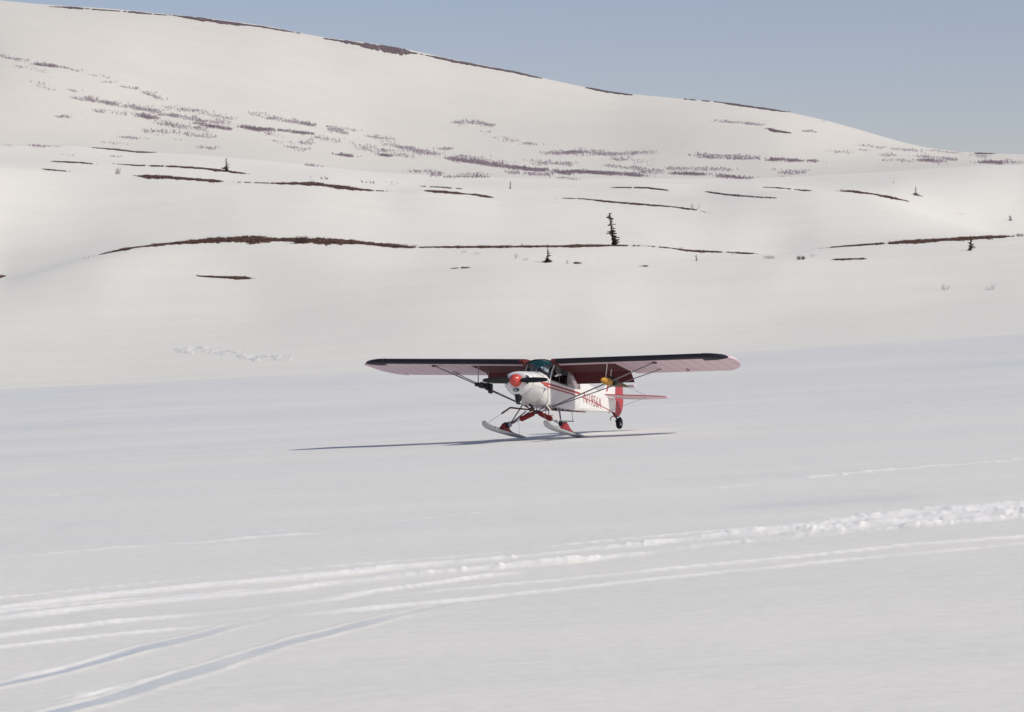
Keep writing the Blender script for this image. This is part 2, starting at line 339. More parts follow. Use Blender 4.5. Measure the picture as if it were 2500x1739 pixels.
# ---- tracks pressed into the near snow: (points in the photo, kind, half width in m, height in m, lumpiness)
def onplane(u, v):
    d = CAMH*FPX/(v-880+.054*(u-1250)); return ((u-CU)*d/FPX, d)
TR = [
 ([(-300, 1492), (0, 1460), (200, 1440), (460, 1413), (700, 1393), (960, 1370), (1090, 1360), (1350, 1333), (1750, 1297), (2040, 1270)], 'f', .11, .018, .1),
 ([(-300, 1520), (0, 1486), (250, 1456), (500, 1431), (700, 1414), (850, 1400), (940, 1388), (1060, 1377), (1220, 1363), (1350, 1350), (1550, 1332), (1750, 1307), (1900, 1295), (2050, 1272), (2280, 1247), (2500, 1234), (2800, 1208)], 'f', .24, .035, .9),
 ([(-300, 1524), (0, 1493), (300, 1466), (520, 1452), (640, 1434)], 'f', .13, .02, .2),
 ([(-300, 1545), (0, 1510), (180, 1490), (330, 1476), (700, 1440), (800, 1424), (1000, 1402), (1090, 1395), (1350, 1374), (1550, 1352), (1750, 1328), (1900, 1318), (2000, 1305), (2250, 1284), (2500, 1264), (2800, 1238)], 'f', .24, .035, .9),
 ([(1900, 1304), (2050, 1290), (2250, 1266), (2500, 1249), (2800, 1222)], 'f', .42, .04, 1.0),
 ([(-300, 1590), (0, 1552), (200, 1528), (330, 1515), (600, 1488), (790, 1465), (900, 1445), (1000, 1432), (1160, 1408), (1300, 1390)], 'f', .16, .026, .25),
 ([(-300, 1616), (0, 1580), (250, 1552), (400, 1538), (560, 1524)], 'f', .13, .018, .2),
 ([(900, 1460), (1100, 1438), (1290, 1421), (1500, 1401), (1750, 1378), (1950, 1360), (2200, 1333), (2500, 1310), (2800, 1284)], 'f', .13, .022, .15),
 ([(680, 1506), (800, 1494), (1000, 1475), (1130, 1462), (1350, 1439), (1550, 1418), (1750, 1397), (1900, 1384), (2150, 1358), (2300, 1345), (2500, 1326), (2800, 1300)], 'f', .13, .024, .15),
 ([(0, 1365), (280, 1338), (490, 1325), (620, 1312), (810, 1300)], 'f', .16, .022, .6),
 ([(580, 1305), (700, 1293), (770, 1287)], 'f', .10, .012, .4),
 ([(60, 1215), (200, 1202)], 'f', .12, .014, .4), ([(400, 1180), (510, 1171)], 'f', .12, .014, .4), ([(555, 1166), (620, 1160)], 'f', .12, .012, .4),
 ([(0, 1222), (60, 1217)], 'f', .12, .012, .4), ([(900, 1282), (1060, 1262), (1235, 1246)], 'f', .10, .012, .5),
 ([(1430, 1217), (1510, 1211)], 'f', .13, .014, .4), ([(1700, 1195), (1830, 1183), (2000, 1163), (2190, 1145), (2420, 1129), (2700, 1106)], 'f', .16, .022, .7),
 ([(1300, 1080), (1390, 1076), (1520, 1070), (1640, 1063)], 'f', .20, .025, .4),
 ([(-300, 1735), (0, 1672), (150, 1639), (330, 1587), (480, 1552), (560, 1530), (640, 1510), (710, 1493)], 'g', .15, -.05, .1),
 ([(-100, 1800), (120, 1742), (250, 1710), (457, 1645), (653, 1583), (849, 1533), (980, 1497), (1100, 1470), (1220, 1453)], 'g', .20, -.07, .1),
 ([(0, 1662), (130, 1633), (300, 1586)], 'f', .10, .02, .2), ([(140, 1716), (300, 1672), (460, 1630)], 'f', .10, .02, .2),
]
def seg_dist(px, py, pts):
    best = np.full(px.shape, 1e9, np.float32); al = np.zeros(px.shape, np.float32); s0 = 0
    for (ax, ay), (bx, by) in zip(pts[:-1], pts[1:]):
        dx, dy = bx-ax, by-ay; L2 = dx*dx+dy*dy; t = np.clip(((px-ax)*dx+(py-ay)*dy)/L2, 0, 1)
        q = np.hypot(px-ax-t*dx, py-ay-t*dy); mk = q < best; best = np.where(mk, q, best); al = np.where(mk, s0+t*math.sqrt(L2), al)
        s0 += math.sqrt(L2)
    return best, al, s0
nr = int((near < 110).sum())
nx, ny = GX[:nr].astype(np.float32), GD[:nr].astype(np.float32)
fresh = np.zeros(nx.shape, np.float32); glaze_or_shade = np.zeros(nx.shape, np.float32); dh = np.zeros(nx.shape, np.float32)
for ti, (pts, kind, hw, hgt, lump) in enumerate(TR):
    g = [onplane(*p) for p in pts]
    lo, hi = min(p[1] for p in g)-2, max(p[1] for p in g)+2
    r0, r1 = np.searchsorted(near[:nr], lo), np.searchsorted(near[:nr], hi)
    X, Y = nx[r0:r1], ny[r0:r1]
    q, al, tot = seg_dist(X, Y, g)
    q = q + .05*fbm(al*.9, al*0+ti, 40+ti, 3)*(1+lump)
    end = np.clip(np.minimum(al, tot-al)/(.06*tot+.3), 0, 1)
    q = q*(1+.25*fbm(X*2.3, Y*1.1, 140+ti, 3)); lump = lump*np.clip(((X/Y*FPX+CU)-650)/600, .10, 1) if lump >= .3 else lump+0*X
    if kind == 'f':
        hw = hw*.72; m = np.clip((1.35-q/hw)*1.7, 0, 1)
        br = np.clip(.7+1.0*fbm(al*.55+ti*9, al*0, 60+ti, 5), .05, 1)*end
        lm = 1 + lump*(1.6*fbm(X*2.6, Y*1.5, 70+ti, 4)+1.0*np.clip(fbm(X*8, Y*3.4, 270+ti, 3)*4-.6, 0, 1))
        fresh[r0:r1] = np.maximum(fresh[r0:r1], m*br*np.clip(.55+.6*lm, .2, 1))
        dh[r0:r1] = np.maximum(dh[r0:r1], m*br*hgt*.85*np.clip(lm, .05, 2.2))
        if lump.max() < .3:                             # the shallow slot the runner left beside the ridge
            dh[r0:r1] -= .35*hgt*np.exp(-((q-hw*1.6)/(hw*.7))**2)*br
    else:
        hw = hw*.47; m = np.clip((1.25-q/hw)*2.2, 0, 1)
        end = np.clip(np.minimum(al/.5, (tot-al)/(.45*tot)), 0, 1)
        br = end*np.clip(.85+.6*fbm(al*.5, al*0+3, 90+ti, 4), .25, 1)
        glaze_or_shade[r0:r1] = np.maximum(glaze_or_shade[r0:r1], m*br*np.clip(.85+.5*fbm(X*3, Y*1.2, 170+ti, 3), .3, 1))
        dh[r0:r1] += m*hgt*.5*br + np.exp(-((q-hw*1.7)/(hw*.45))**2)*.012*br*(1+.8*fbm(X*2.5, Y, 180+ti, 3))
# the trampled stretch at the right, churned by feet and runners
def on_line(pts, X, Y):
    g = [onplane(*p) for p in pts]; return np.interp(X, [p[0] for p in g], [p[1] for p in g])
r0, r1 = np.searchsorted(near[:nr], 20), np.searchsorted(near[:nr], 75); X, Y = nx[r0:r1], ny[r0:r1]; UU = X/Y*FPX+CU
far_e = on_line([(1150, 1358), (1500, 1322), (1900, 1283), (2050, 1258), (2280, 1236), (2500, 1224), (2800, 1196)], X, Y); near_e = on_line([(1150, 1398), (1500, 1362), (1750, 1335), (1900, 1323), (2050, 1308), (2280, 1288), (2500, 1270), (2800, 1246)], X, Y)
sd_ = np.clip(np.minimum(far_e-Y, Y-near_e)/.5, 0, 1)*np.clip((UU-1500)/700, 0, 1)
n1 = fbm(X*1.1, Y*.55, 301, 4); n2 = fbm(X*2.8, Y*1.3, 302, 3)
pt = np.clip((.6*n1+.8*fbm(X*.12, (Y-near_e)*1.9, 304, 3)+.16)*4, 0, 1)*sd_
fresh[r0:r1] = np.maximum(fresh[r0:r1], pt*np.clip(.8+.5*n2, .3, 1)); n3 = fbm(X*5.5, Y*2.6, 303, 3); ln = fbm(X*.12, (Y-near_e)*1.9, 304, 3); dh[r0:r1] += sd_*(.022*n1+.018*n2+.022*np.clip(n3*4-.8, 0, 1)+.03*ln)
# old wind glaze lying in long bluish bands out on the flat
GH[:nr] += dh
fresh_a = np.zeros(GD.shape, np.float32); fresh_a[:nr] = fresh
glaze_a = np.zeros(GD.shape, np.float32); glaze_a[:nr] = glaze_or_shade
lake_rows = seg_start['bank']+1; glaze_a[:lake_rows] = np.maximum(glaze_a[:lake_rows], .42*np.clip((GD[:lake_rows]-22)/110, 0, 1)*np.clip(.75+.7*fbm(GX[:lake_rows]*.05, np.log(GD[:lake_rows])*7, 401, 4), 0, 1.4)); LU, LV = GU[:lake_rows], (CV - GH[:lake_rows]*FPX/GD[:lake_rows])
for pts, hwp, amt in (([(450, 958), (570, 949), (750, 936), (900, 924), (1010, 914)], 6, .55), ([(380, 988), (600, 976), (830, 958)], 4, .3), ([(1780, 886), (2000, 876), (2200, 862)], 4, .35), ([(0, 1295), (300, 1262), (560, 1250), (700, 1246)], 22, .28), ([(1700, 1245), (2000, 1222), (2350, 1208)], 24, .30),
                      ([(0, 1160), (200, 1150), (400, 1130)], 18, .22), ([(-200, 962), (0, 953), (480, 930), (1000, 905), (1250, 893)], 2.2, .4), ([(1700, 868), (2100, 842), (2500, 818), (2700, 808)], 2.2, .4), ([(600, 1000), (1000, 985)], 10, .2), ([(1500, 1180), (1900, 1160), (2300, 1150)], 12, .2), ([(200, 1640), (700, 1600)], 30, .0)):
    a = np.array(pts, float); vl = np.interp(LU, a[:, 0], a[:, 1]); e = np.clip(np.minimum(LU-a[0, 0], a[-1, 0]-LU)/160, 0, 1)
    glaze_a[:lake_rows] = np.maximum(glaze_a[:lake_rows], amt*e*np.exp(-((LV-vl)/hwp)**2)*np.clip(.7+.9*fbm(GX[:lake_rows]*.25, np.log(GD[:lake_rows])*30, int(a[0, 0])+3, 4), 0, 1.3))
GW = c2w(np.stack([GX, GD, GH], -1))
GV = CV - GH*FPX/GD
GVMIN = np.minimum.accumulate(GV, axis=0)
def ground(u, v, lo=0):
    """depth of the nearest visible ground point that the photo shows at (u, v)"""
    c = int(np.clip(np.searchsorted(ug, u), 1, len(ug)-1)); t = (u-ug[c-1])/(ug[c]-ug[c-1]); c = c-1 if t < .5 else c
    col = GVMIN[:, c]; r = int(np.argmax(col <= v))
    if col[r] > v: return None
    if r == 0: return GD[0, c]
    a, b = GV[r-1, c], GV[r, c]
    return GD[r, c] if a <= b else GD[r-1, c] + (GD[r, c]-GD[r-1, c])*np.clip((a-v)/(a-b), 0, 1)
def gheight(u, d):
    c = int(np.clip(np.searchsorted(ug, u), 1, len(ug)-1)); t = float(np.clip((u-ug[c-1])/(ug[c]-ug[c-1]), 0, 1)); h = []
    for cc in (c-1, c):
        h.append(np.interp(d, GD[:, cc], GH[:, cc]))
    return h[0]*(1-t)+h[1]*t
def at(u, v):                                           # a place on the snow -> world, depth
    d = ground(u, v)
    if d is None: return None, None
    return c2w(((u-CU)*d/FPX, d, gheight(u, d))), d

nR, nC = GD.shape
def patch(name, r0, r1, m, attrs=False):
    idx = np.arange((r1-r0)*nC).reshape(r1-r0, nC)
    q = np.stack([idx[:-1, :-1], idx[:-1, 1:], idx[1:, 1:], idx[1:, :-1]], -1).reshape(-1, 4)
    a = {'fresh': fresh_a[r0:r1], 'glaze_or_shade': glaze_a[r0:r1]} if attrs else None
    return tag(np_mesh(name, GW[r0:r1].reshape(-1, 3), q, m, a), kind='structure')
b0, t0, h0 = seg_start['bank'], seg_start['terrace'], seg_start['hill']
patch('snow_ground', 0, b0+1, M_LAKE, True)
patch('snow_bank', b0, t0+1, M_BANK)
patch('snow_terrace', t0, h0+1, M_BANK)
patch('snow_hill', h0, nR, M_HILL)

# ------------------------------------------------------------------ bare heath strips on the snow
def strip(name, pts, label, far=False, tuft=.6, dens=1.0, cat='bare ground', jag=.35, seed=0, sprig=1.0):
    """pts: (u, v_top, v_bottom): a strip of thawed brown heath lying on the slope"""
    a = np.array(pts, float); us = np.arange(a[0, 0], a[-1, 0], 1.6 if not far else 2.2)
    vt = np.interp(us, a[:, 0], a[:, 1]); vb = np.interp(us, a[:, 0], a[:, 2]); 
    tap = np.clip(np.minimum(us-us[0], us[-1]-us)/(.12*(us[-1]-us[0])+3), .5 if far else .15, 1)
    mid = (vt+vb)/2; hf = (vb-vt)/2*tap*np.clip(.85+.7*fbm(us/38.0, us*0+1, seed+21, 3), .2, 1.5); vt, vb = np.maximum(mid-hf, vt-1), mid+hf; th = np.maximum(vb-vt, .5)
    vt = vt + th*jag*.5*fbm(us/9.0, us*0, seed+3, 4); vb = vb + th*jag*fbm(us/7.0, us*0+5, seed+9, 4)
    V = []; F = []; K = 5; tv = []; last = None; K = 7
    for i, u in enumerate(us):
        ring = []
        if random.random() > tap[i]*1.6+.15 or (vb[i]-vt[i] < 2.4 and fbm(us[i]/11.0, 4.2, seed+33, 2) < -.45): last = None; continue
        for k in range(K):
            v = vt[i]*(1-k/(K-1)) + vb[i]*k/(K-1)
            d = ground(u, v)
            if d is None or (ring and d > ring[-1][1]+.01 and k == 0): 
                vv = v
                while d is None and vv < v+14: vv += .5; d = ground(u, vv)
            if d is None: ring = None; break
            ring.append((u, d))
        if ring is None: last = None; continue
        b = len(V)
        for k, (uu, d) in enumerate(ring):
            lift = (.03+.00012*d) + (0 if k in (0, K-1) else (.05+.00012*d)*random.random())
            V.append(c2w(((uu-CU)*d/FPX, d, gheight(uu, d)+lift)))
        if last is not None:
            for k in range(K-1):
                edge = min(k, K-2-k)/(K/2)                     # 0 at the rims, where the cover frays into the snow
                if vnoise(u*.35, k*1.7+seed, seed+51)*.6+random.uniform(-.5, .5) < .55*edge+(.45 if far else .18): F.append((last+k, b+k, b+k+1, last+k+1))
        last = b; tv.append((ring, (vb[i]-vt[i])*ring[0][1]/FPX))
    T = []
    for ring, thm in tv:
        for _ in range(max(1, int(round(dens*2)))):
            k = random.randrange(K-1); t = random.random(); d = ring[k][1]*(1-t)+ring[k+1][1]*t; u = ring[0][0]+random.uniform(-1, 1)
            T.append(((u-CU)*d/FPX, d, gheight(u, d), float(np.clip(thm*.7, .08, tuft))))
    for x, d, h, tuft in T:
        for _ in range(7):
            hh = tuft*random.uniform(.25, 1.1)*sprig; dx, dy = random.uniform(-.5, .5)*tuft, random.uniform(-.5, .5)*tuft; r = tuft*random.uniform(.06, .2); x += random.gauss(0, tuft*.6)
            b = len(V); V += [c2w((x-r, d, h)), c2w((x+r, d+r, h)), c2w((x+dx, d+dy, h+hh))]; F.append((b, b+1, b+2))
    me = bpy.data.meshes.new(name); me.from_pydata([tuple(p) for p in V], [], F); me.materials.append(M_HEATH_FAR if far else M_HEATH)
    o = bpy.data.objects.new(name, me); COL.objects.link(o)
    return tag(o, label, cat, 'bare brown heath strips along the thawed terrace edges', 'stuff')

ST = [
 # near crest
 ([(205, 631, 632), (260, 617, 620), (330, 602, 608), (400, 593, 602), (470, 587, 597), (540, 580, 592), (585, 576, 594), (650, 579, 594), (690, 581, 592), (735, 577, 598), (790, 583, 597), (860, 588, 597), (950, 597, 604), (1000, 601, 608), (1050, 604, 609)], 'thick brown heath strip arching over the near bank left of the spruces', False, .5, 2.4),
 ([(1010, 603, 606.5), (1150, 601.5, 606.5), (1300, 600.5, 605.5), (1420, 599, 604), (1500, 597.5, 603), (1590, 599.5, 603.5)], 'thin dark heath line on the bank crest under the tall spruce', False, .42, 1.6),
 ([(1575, 601, 602), (1640, 606, 608), (1680, 611, 615), (1712, 612, 618), (1760, 614, 618.5), (1860, 620, 622.5)], 'short thin heath line sloping down right of the tall spruce', False, .42, 1.6),
 ([(1990, 608, 609), (2050, 602, 604), (2130, 594, 600), (2200, 589, 597), (2300, 582, 591), (2400, 577, 585), (2470, 574, 581), (2500, 576, 580)], 'brown heath strip climbing along the bank at the right edge', False, .4, 1.6),
 ([(470, 671, 673), (490, 674, 677), (530, 675, 680), (570, 676, 682), (600, 676, 683), (622, 680, 682)], 'isolated brown heath patch low on the left snow bank', False, .35, 1.8),
 ([(-60, 668, 680), (0, 672, 679), (19, 674, 676)], 'small dark heath patch cut off by the left photo edge', False, .35, 1.6),
 ([(2025, 634, 635), (2060, 633, 636), (2085, 631, 636), (2120, 631, 634)], 'narrow dark heath patch beside the dark bush at the bank foot', False, .35, 1.6),
 ([(1400, 642, 644), (1410, 641, 645), (1420, 643, 645)], 'tiny heath patch just right of the skirted spruce', False, .3, 2),
 ([(1560, 651, 652), (1572, 648.5, 652), (1585, 650, 652)], 'tiny reddish heath patch below the tall spruce', False, .3, 2),
 ([(1100, 657, 658), (1130, 653, 656), (1150, 654, 655)], 'faint small heath patch left of the skirted spruce', False, .25, 1),
 # terrace lips
 ([(100, 413, 414), (135, 415, 418), (178, 420, 421)], 'short heath strip at the far left terrace lip', False, .5, 1.6),
 ([(320, 428, 430), (360, 428, 436), (400, 430, 437), (460, 434, 441), (520, 439, 446), (555, 443, 446)], 'thick heath strip on the terrace lip below the lone spruce', False, .5, 2.0),
 ([(560, 444, 446), (620, 446, 448), (700, 447, 451), (770, 446, 453), (820, 452, 462), (870, 459, 467), (915, 464, 469), (960, 467, 469)], 'long heath strip with a thick right half on the middle terrace', False, .5, 2.0),
 ([(1023, 464, 467), (1070, 466, 472), (1110, 468, 476), (1160, 473, 480), (1212, 482, 487)], 'tapering heath strip at the centre of the middle terrace', False, .5, 2.0),
 ([(1020, 455, 456), (1080, 457, 459), (1138, 462, 464)], 'hairline heath strip just above the central terrace strip', False, .35, 1),
 ([(1350, 484, 485), (1420, 485, 487), (1480, 491, 494), (1560, 498, 501), (1640, 504, 507), (1700, 512, 515), (1735, 522, 524)], 'long broken heath line on the terrace above the tall spruce', False, .35, 1),
 ([(1480, 459, 460), (1520, 457, 460), (1580, 458, 461), (1640, 465, 468)], 'curved dark heath line high on the right terrace', False, .5, 1.4),
 ([(1708, 465, 468), (1770, 474, 477), (1840, 480, 483), (1905, 484, 486)], 'broken heath line across the right terrace slope', False, .4, 1.2),
 ([(1850, 457, 458), (1900, 458, 461), (1960, 464, 467), (1990, 467, 468)], 'short heath line at the top of the right knoll', False, .4, 1.2),
 ([(2040, 464, 470), (2080, 466, 470), (2130, 472, 477), (2190, 484, 488), (2235, 496, 498)], 'heath line running down the knoll left of the small skirted spruce', False, .5, 1.5),
 ([(118, 394, 395), (160, 395, 398), (205, 397, 400), (240, 402, 403)], 'thin heath line high on the left terrace', False, .45, 1.2),
 ([(265, 400, 401), (340, 404, 406), (420, 405, 409), (500, 410, 415), (560, 418, 422), (625, 427, 429)], 'thin heath line running behind the lone left spruce', False, .45, 1.3),
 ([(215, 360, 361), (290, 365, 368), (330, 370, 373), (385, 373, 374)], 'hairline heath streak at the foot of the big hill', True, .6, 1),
]
for i, (p, lab, far, tf, dn) in enumerate(ST):
    strip('heath_strip', p, lab, far, tf, dn, seed=i*13)
SK = [
 ([(120, 16, 18), (170, 17, 21), (220, 22, 24)], 'left'), ([(225, 22, 25), (300, 27, 30), (365, 33, 36), (408, 37, 39)], 'left'),
 ([(410, 36, 38), (470, 42, 48), (560, 54, 60), (640, 64, 68), (735, 82, 84)], 'long'),
 ([(790, 93, 96), (840, 97, 107), (900, 106, 120), (940, 112, 127), (985, 120, 135), (1020, 127, 136)], 'thick'),
 ([(1025, 131, 134), (1100, 146, 151), (1180, 161, 166), (1255, 175, 179), (1345, 196, 198)], 'mid'),
 ([(1430, 213, 216), (1480, 222, 227), (1545, 231, 235)], 'mid2'), ([(1670, 242, 244), (1740, 247, 250), (1800, 254, 260), (1880, 266, 270), (1925, 273, 276)], 'right'),
 ([(2380, 374, 376), (2435, 375, 377)], 'far'), ([(1870, 312, 317), (1895, 318, 324), (1938, 325, 328)], 'slope')]
SKL = {'left': None, 'long': 'long thin dark heath strip along the left of the hill skyline', 'thick': 'thickest dark heath strip on the hill skyline',
       'mid': 'thin dark heath strip on the skyline right of the thickest strip', 'mid2': 'short dark heath strip where the skyline dips',
       'right': 'dark heath strip on the right shoulder of the skyline', 'far': 'hairline dark strip at the low right end of the skyline', 'slope': 'short dark rock streak on the right face of the hill'}
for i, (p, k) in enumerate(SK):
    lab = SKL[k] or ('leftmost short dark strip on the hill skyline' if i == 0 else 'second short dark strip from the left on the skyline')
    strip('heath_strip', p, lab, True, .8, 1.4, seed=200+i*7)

# ------------------------------------------------------------------ leafless scrub on the hill: streaks no one could count
def scrub(name, lines, label, m, hgt):
    V = []; F = []
    for (u0, v0, u1, v1, th, n) in lines:
        ph = random.uniform(0, 99)
        for _ in range(int(n*1.7)):
            t = random.random()
            if vnoise(t*abs(u1-u0)/16.0+ph, 0.3, 5) < -.5+.45*random.random(): continue
            u = u0+(u1-u0)*t+random.gauss(0, 2); v = v0+(v1-v0)*t+random.gauss(0, th*.42) + 2.2*float(vnoise(t*abs(u1-u0)/45.0+ph, 1.7, 9))
            d = ground(u, v)
            if d is None: continue
            x = (u-CU)*d/FPX; h = gheight(u, d); s = hgt*random.choice((.35, .45, .6, .8, 1.15))
            for _k in range(5):
                bx = x+random.gauss(0, s*1.25); r = s*random.uniform(.06, .2); hh = s*random.uniform(.2, .7); dx = random.gauss(0, s*.3)
                b = len(V); V += [c2w((bx-r, d, h-.1)), c2w((bx+r, d+random.uniform(-r, r), h-.1)), c2w((bx+dx+r*.5, d, h+hh)), c2w((bx+dx-r*.5, d+.2, h+hh*.8))]; F.append((b, b+1, b+2, b+3))
    me = bpy.data.meshes.new(name); me.from_pydata([tuple(p) for p in V], [], F); me.materials.append(m)
    o = bpy.data.objects.new(name, me); COL.objects.link(o); return tag(o, label, 'scrub', None, 'stuff')
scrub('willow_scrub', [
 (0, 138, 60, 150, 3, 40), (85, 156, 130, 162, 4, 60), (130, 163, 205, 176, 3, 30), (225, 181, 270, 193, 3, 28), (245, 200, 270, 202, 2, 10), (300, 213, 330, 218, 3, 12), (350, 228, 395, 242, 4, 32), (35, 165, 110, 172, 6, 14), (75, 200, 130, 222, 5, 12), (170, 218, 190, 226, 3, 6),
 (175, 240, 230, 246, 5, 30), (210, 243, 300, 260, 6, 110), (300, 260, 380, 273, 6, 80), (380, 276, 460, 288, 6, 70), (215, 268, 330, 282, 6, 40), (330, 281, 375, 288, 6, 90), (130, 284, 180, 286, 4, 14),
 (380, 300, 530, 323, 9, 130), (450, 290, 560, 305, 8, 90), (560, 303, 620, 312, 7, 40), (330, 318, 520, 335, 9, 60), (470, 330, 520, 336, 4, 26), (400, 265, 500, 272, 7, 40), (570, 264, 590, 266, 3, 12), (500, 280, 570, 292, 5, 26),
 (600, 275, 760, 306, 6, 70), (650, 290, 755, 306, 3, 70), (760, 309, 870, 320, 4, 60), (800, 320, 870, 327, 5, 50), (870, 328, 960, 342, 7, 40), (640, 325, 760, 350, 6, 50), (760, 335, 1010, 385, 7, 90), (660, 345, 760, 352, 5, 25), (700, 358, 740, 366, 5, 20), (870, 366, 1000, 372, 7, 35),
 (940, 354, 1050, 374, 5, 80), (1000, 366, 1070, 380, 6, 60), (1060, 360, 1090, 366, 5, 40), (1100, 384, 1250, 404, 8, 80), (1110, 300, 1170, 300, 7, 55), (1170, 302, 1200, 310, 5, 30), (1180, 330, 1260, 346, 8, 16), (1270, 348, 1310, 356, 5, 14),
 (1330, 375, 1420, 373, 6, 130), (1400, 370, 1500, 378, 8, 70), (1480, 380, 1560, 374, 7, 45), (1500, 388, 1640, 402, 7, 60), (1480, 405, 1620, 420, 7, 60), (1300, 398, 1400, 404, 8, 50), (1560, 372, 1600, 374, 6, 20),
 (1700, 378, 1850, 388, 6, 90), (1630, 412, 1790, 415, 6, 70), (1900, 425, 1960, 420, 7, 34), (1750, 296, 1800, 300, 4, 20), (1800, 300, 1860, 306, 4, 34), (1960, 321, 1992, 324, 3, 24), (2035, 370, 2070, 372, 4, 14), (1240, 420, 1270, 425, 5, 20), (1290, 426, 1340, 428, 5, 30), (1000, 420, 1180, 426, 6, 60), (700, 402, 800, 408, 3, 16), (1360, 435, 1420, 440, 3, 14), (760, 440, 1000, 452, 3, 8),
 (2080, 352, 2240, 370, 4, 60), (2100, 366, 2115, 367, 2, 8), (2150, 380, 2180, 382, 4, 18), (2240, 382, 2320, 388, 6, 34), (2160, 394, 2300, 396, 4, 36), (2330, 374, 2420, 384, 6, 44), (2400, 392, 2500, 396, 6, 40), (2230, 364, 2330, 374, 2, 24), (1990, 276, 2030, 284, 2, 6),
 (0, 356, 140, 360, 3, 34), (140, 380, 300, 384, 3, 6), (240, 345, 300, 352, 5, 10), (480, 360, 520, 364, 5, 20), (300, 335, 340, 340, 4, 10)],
 'haze-paled leafless willow scrub in streaks over the hillside', M_SCRUB, 2.1)
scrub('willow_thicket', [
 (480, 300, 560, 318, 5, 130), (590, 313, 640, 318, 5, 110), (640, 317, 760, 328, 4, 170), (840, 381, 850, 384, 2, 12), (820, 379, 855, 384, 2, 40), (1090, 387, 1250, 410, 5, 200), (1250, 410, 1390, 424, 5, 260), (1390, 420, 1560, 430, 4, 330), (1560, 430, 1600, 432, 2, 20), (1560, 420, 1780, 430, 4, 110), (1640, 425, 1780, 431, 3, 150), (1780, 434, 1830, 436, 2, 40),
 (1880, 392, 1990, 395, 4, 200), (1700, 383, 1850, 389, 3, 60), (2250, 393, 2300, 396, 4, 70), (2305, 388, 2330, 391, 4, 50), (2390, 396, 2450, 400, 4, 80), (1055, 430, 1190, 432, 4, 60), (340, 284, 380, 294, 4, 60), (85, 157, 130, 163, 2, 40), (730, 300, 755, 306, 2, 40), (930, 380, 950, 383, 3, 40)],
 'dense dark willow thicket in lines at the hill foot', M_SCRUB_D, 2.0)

# ------------------------------------------------------------------ rough drift on the left bank, blue shade painted into its small hollows
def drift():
    us = np.arange(400, 745, 2.0); n = 46; V = []; HOLLOW_SHADE = []
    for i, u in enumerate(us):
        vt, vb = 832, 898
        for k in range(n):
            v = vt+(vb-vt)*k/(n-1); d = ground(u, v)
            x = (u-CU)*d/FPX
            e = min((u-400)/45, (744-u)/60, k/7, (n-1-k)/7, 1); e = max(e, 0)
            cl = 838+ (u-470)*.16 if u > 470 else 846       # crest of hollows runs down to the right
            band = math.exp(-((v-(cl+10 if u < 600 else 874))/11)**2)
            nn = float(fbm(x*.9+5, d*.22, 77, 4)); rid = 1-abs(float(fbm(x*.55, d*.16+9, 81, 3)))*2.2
            hgt = e*band*(.22*nn+.09*rid); V.append(c2w((x, d, gheight(u, d)-.05+e*band*.055+hgt))); HOLLOW_SHADE.append(e*band*float(np.clip(-nn*2.4+.35, 0, .95)))  # bluish shade painted into the low spots of the drift
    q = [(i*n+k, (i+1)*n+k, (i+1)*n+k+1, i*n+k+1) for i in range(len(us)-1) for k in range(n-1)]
    tag(np_mesh('snow_drift', V, q, M_DRIFT, {'glaze_or_shade': HOLLOW_SHADE, 'fresh': [0.0]*len(V)}), kind='structure')  # the tint attribute carries the painted shade of the hollows
drift()

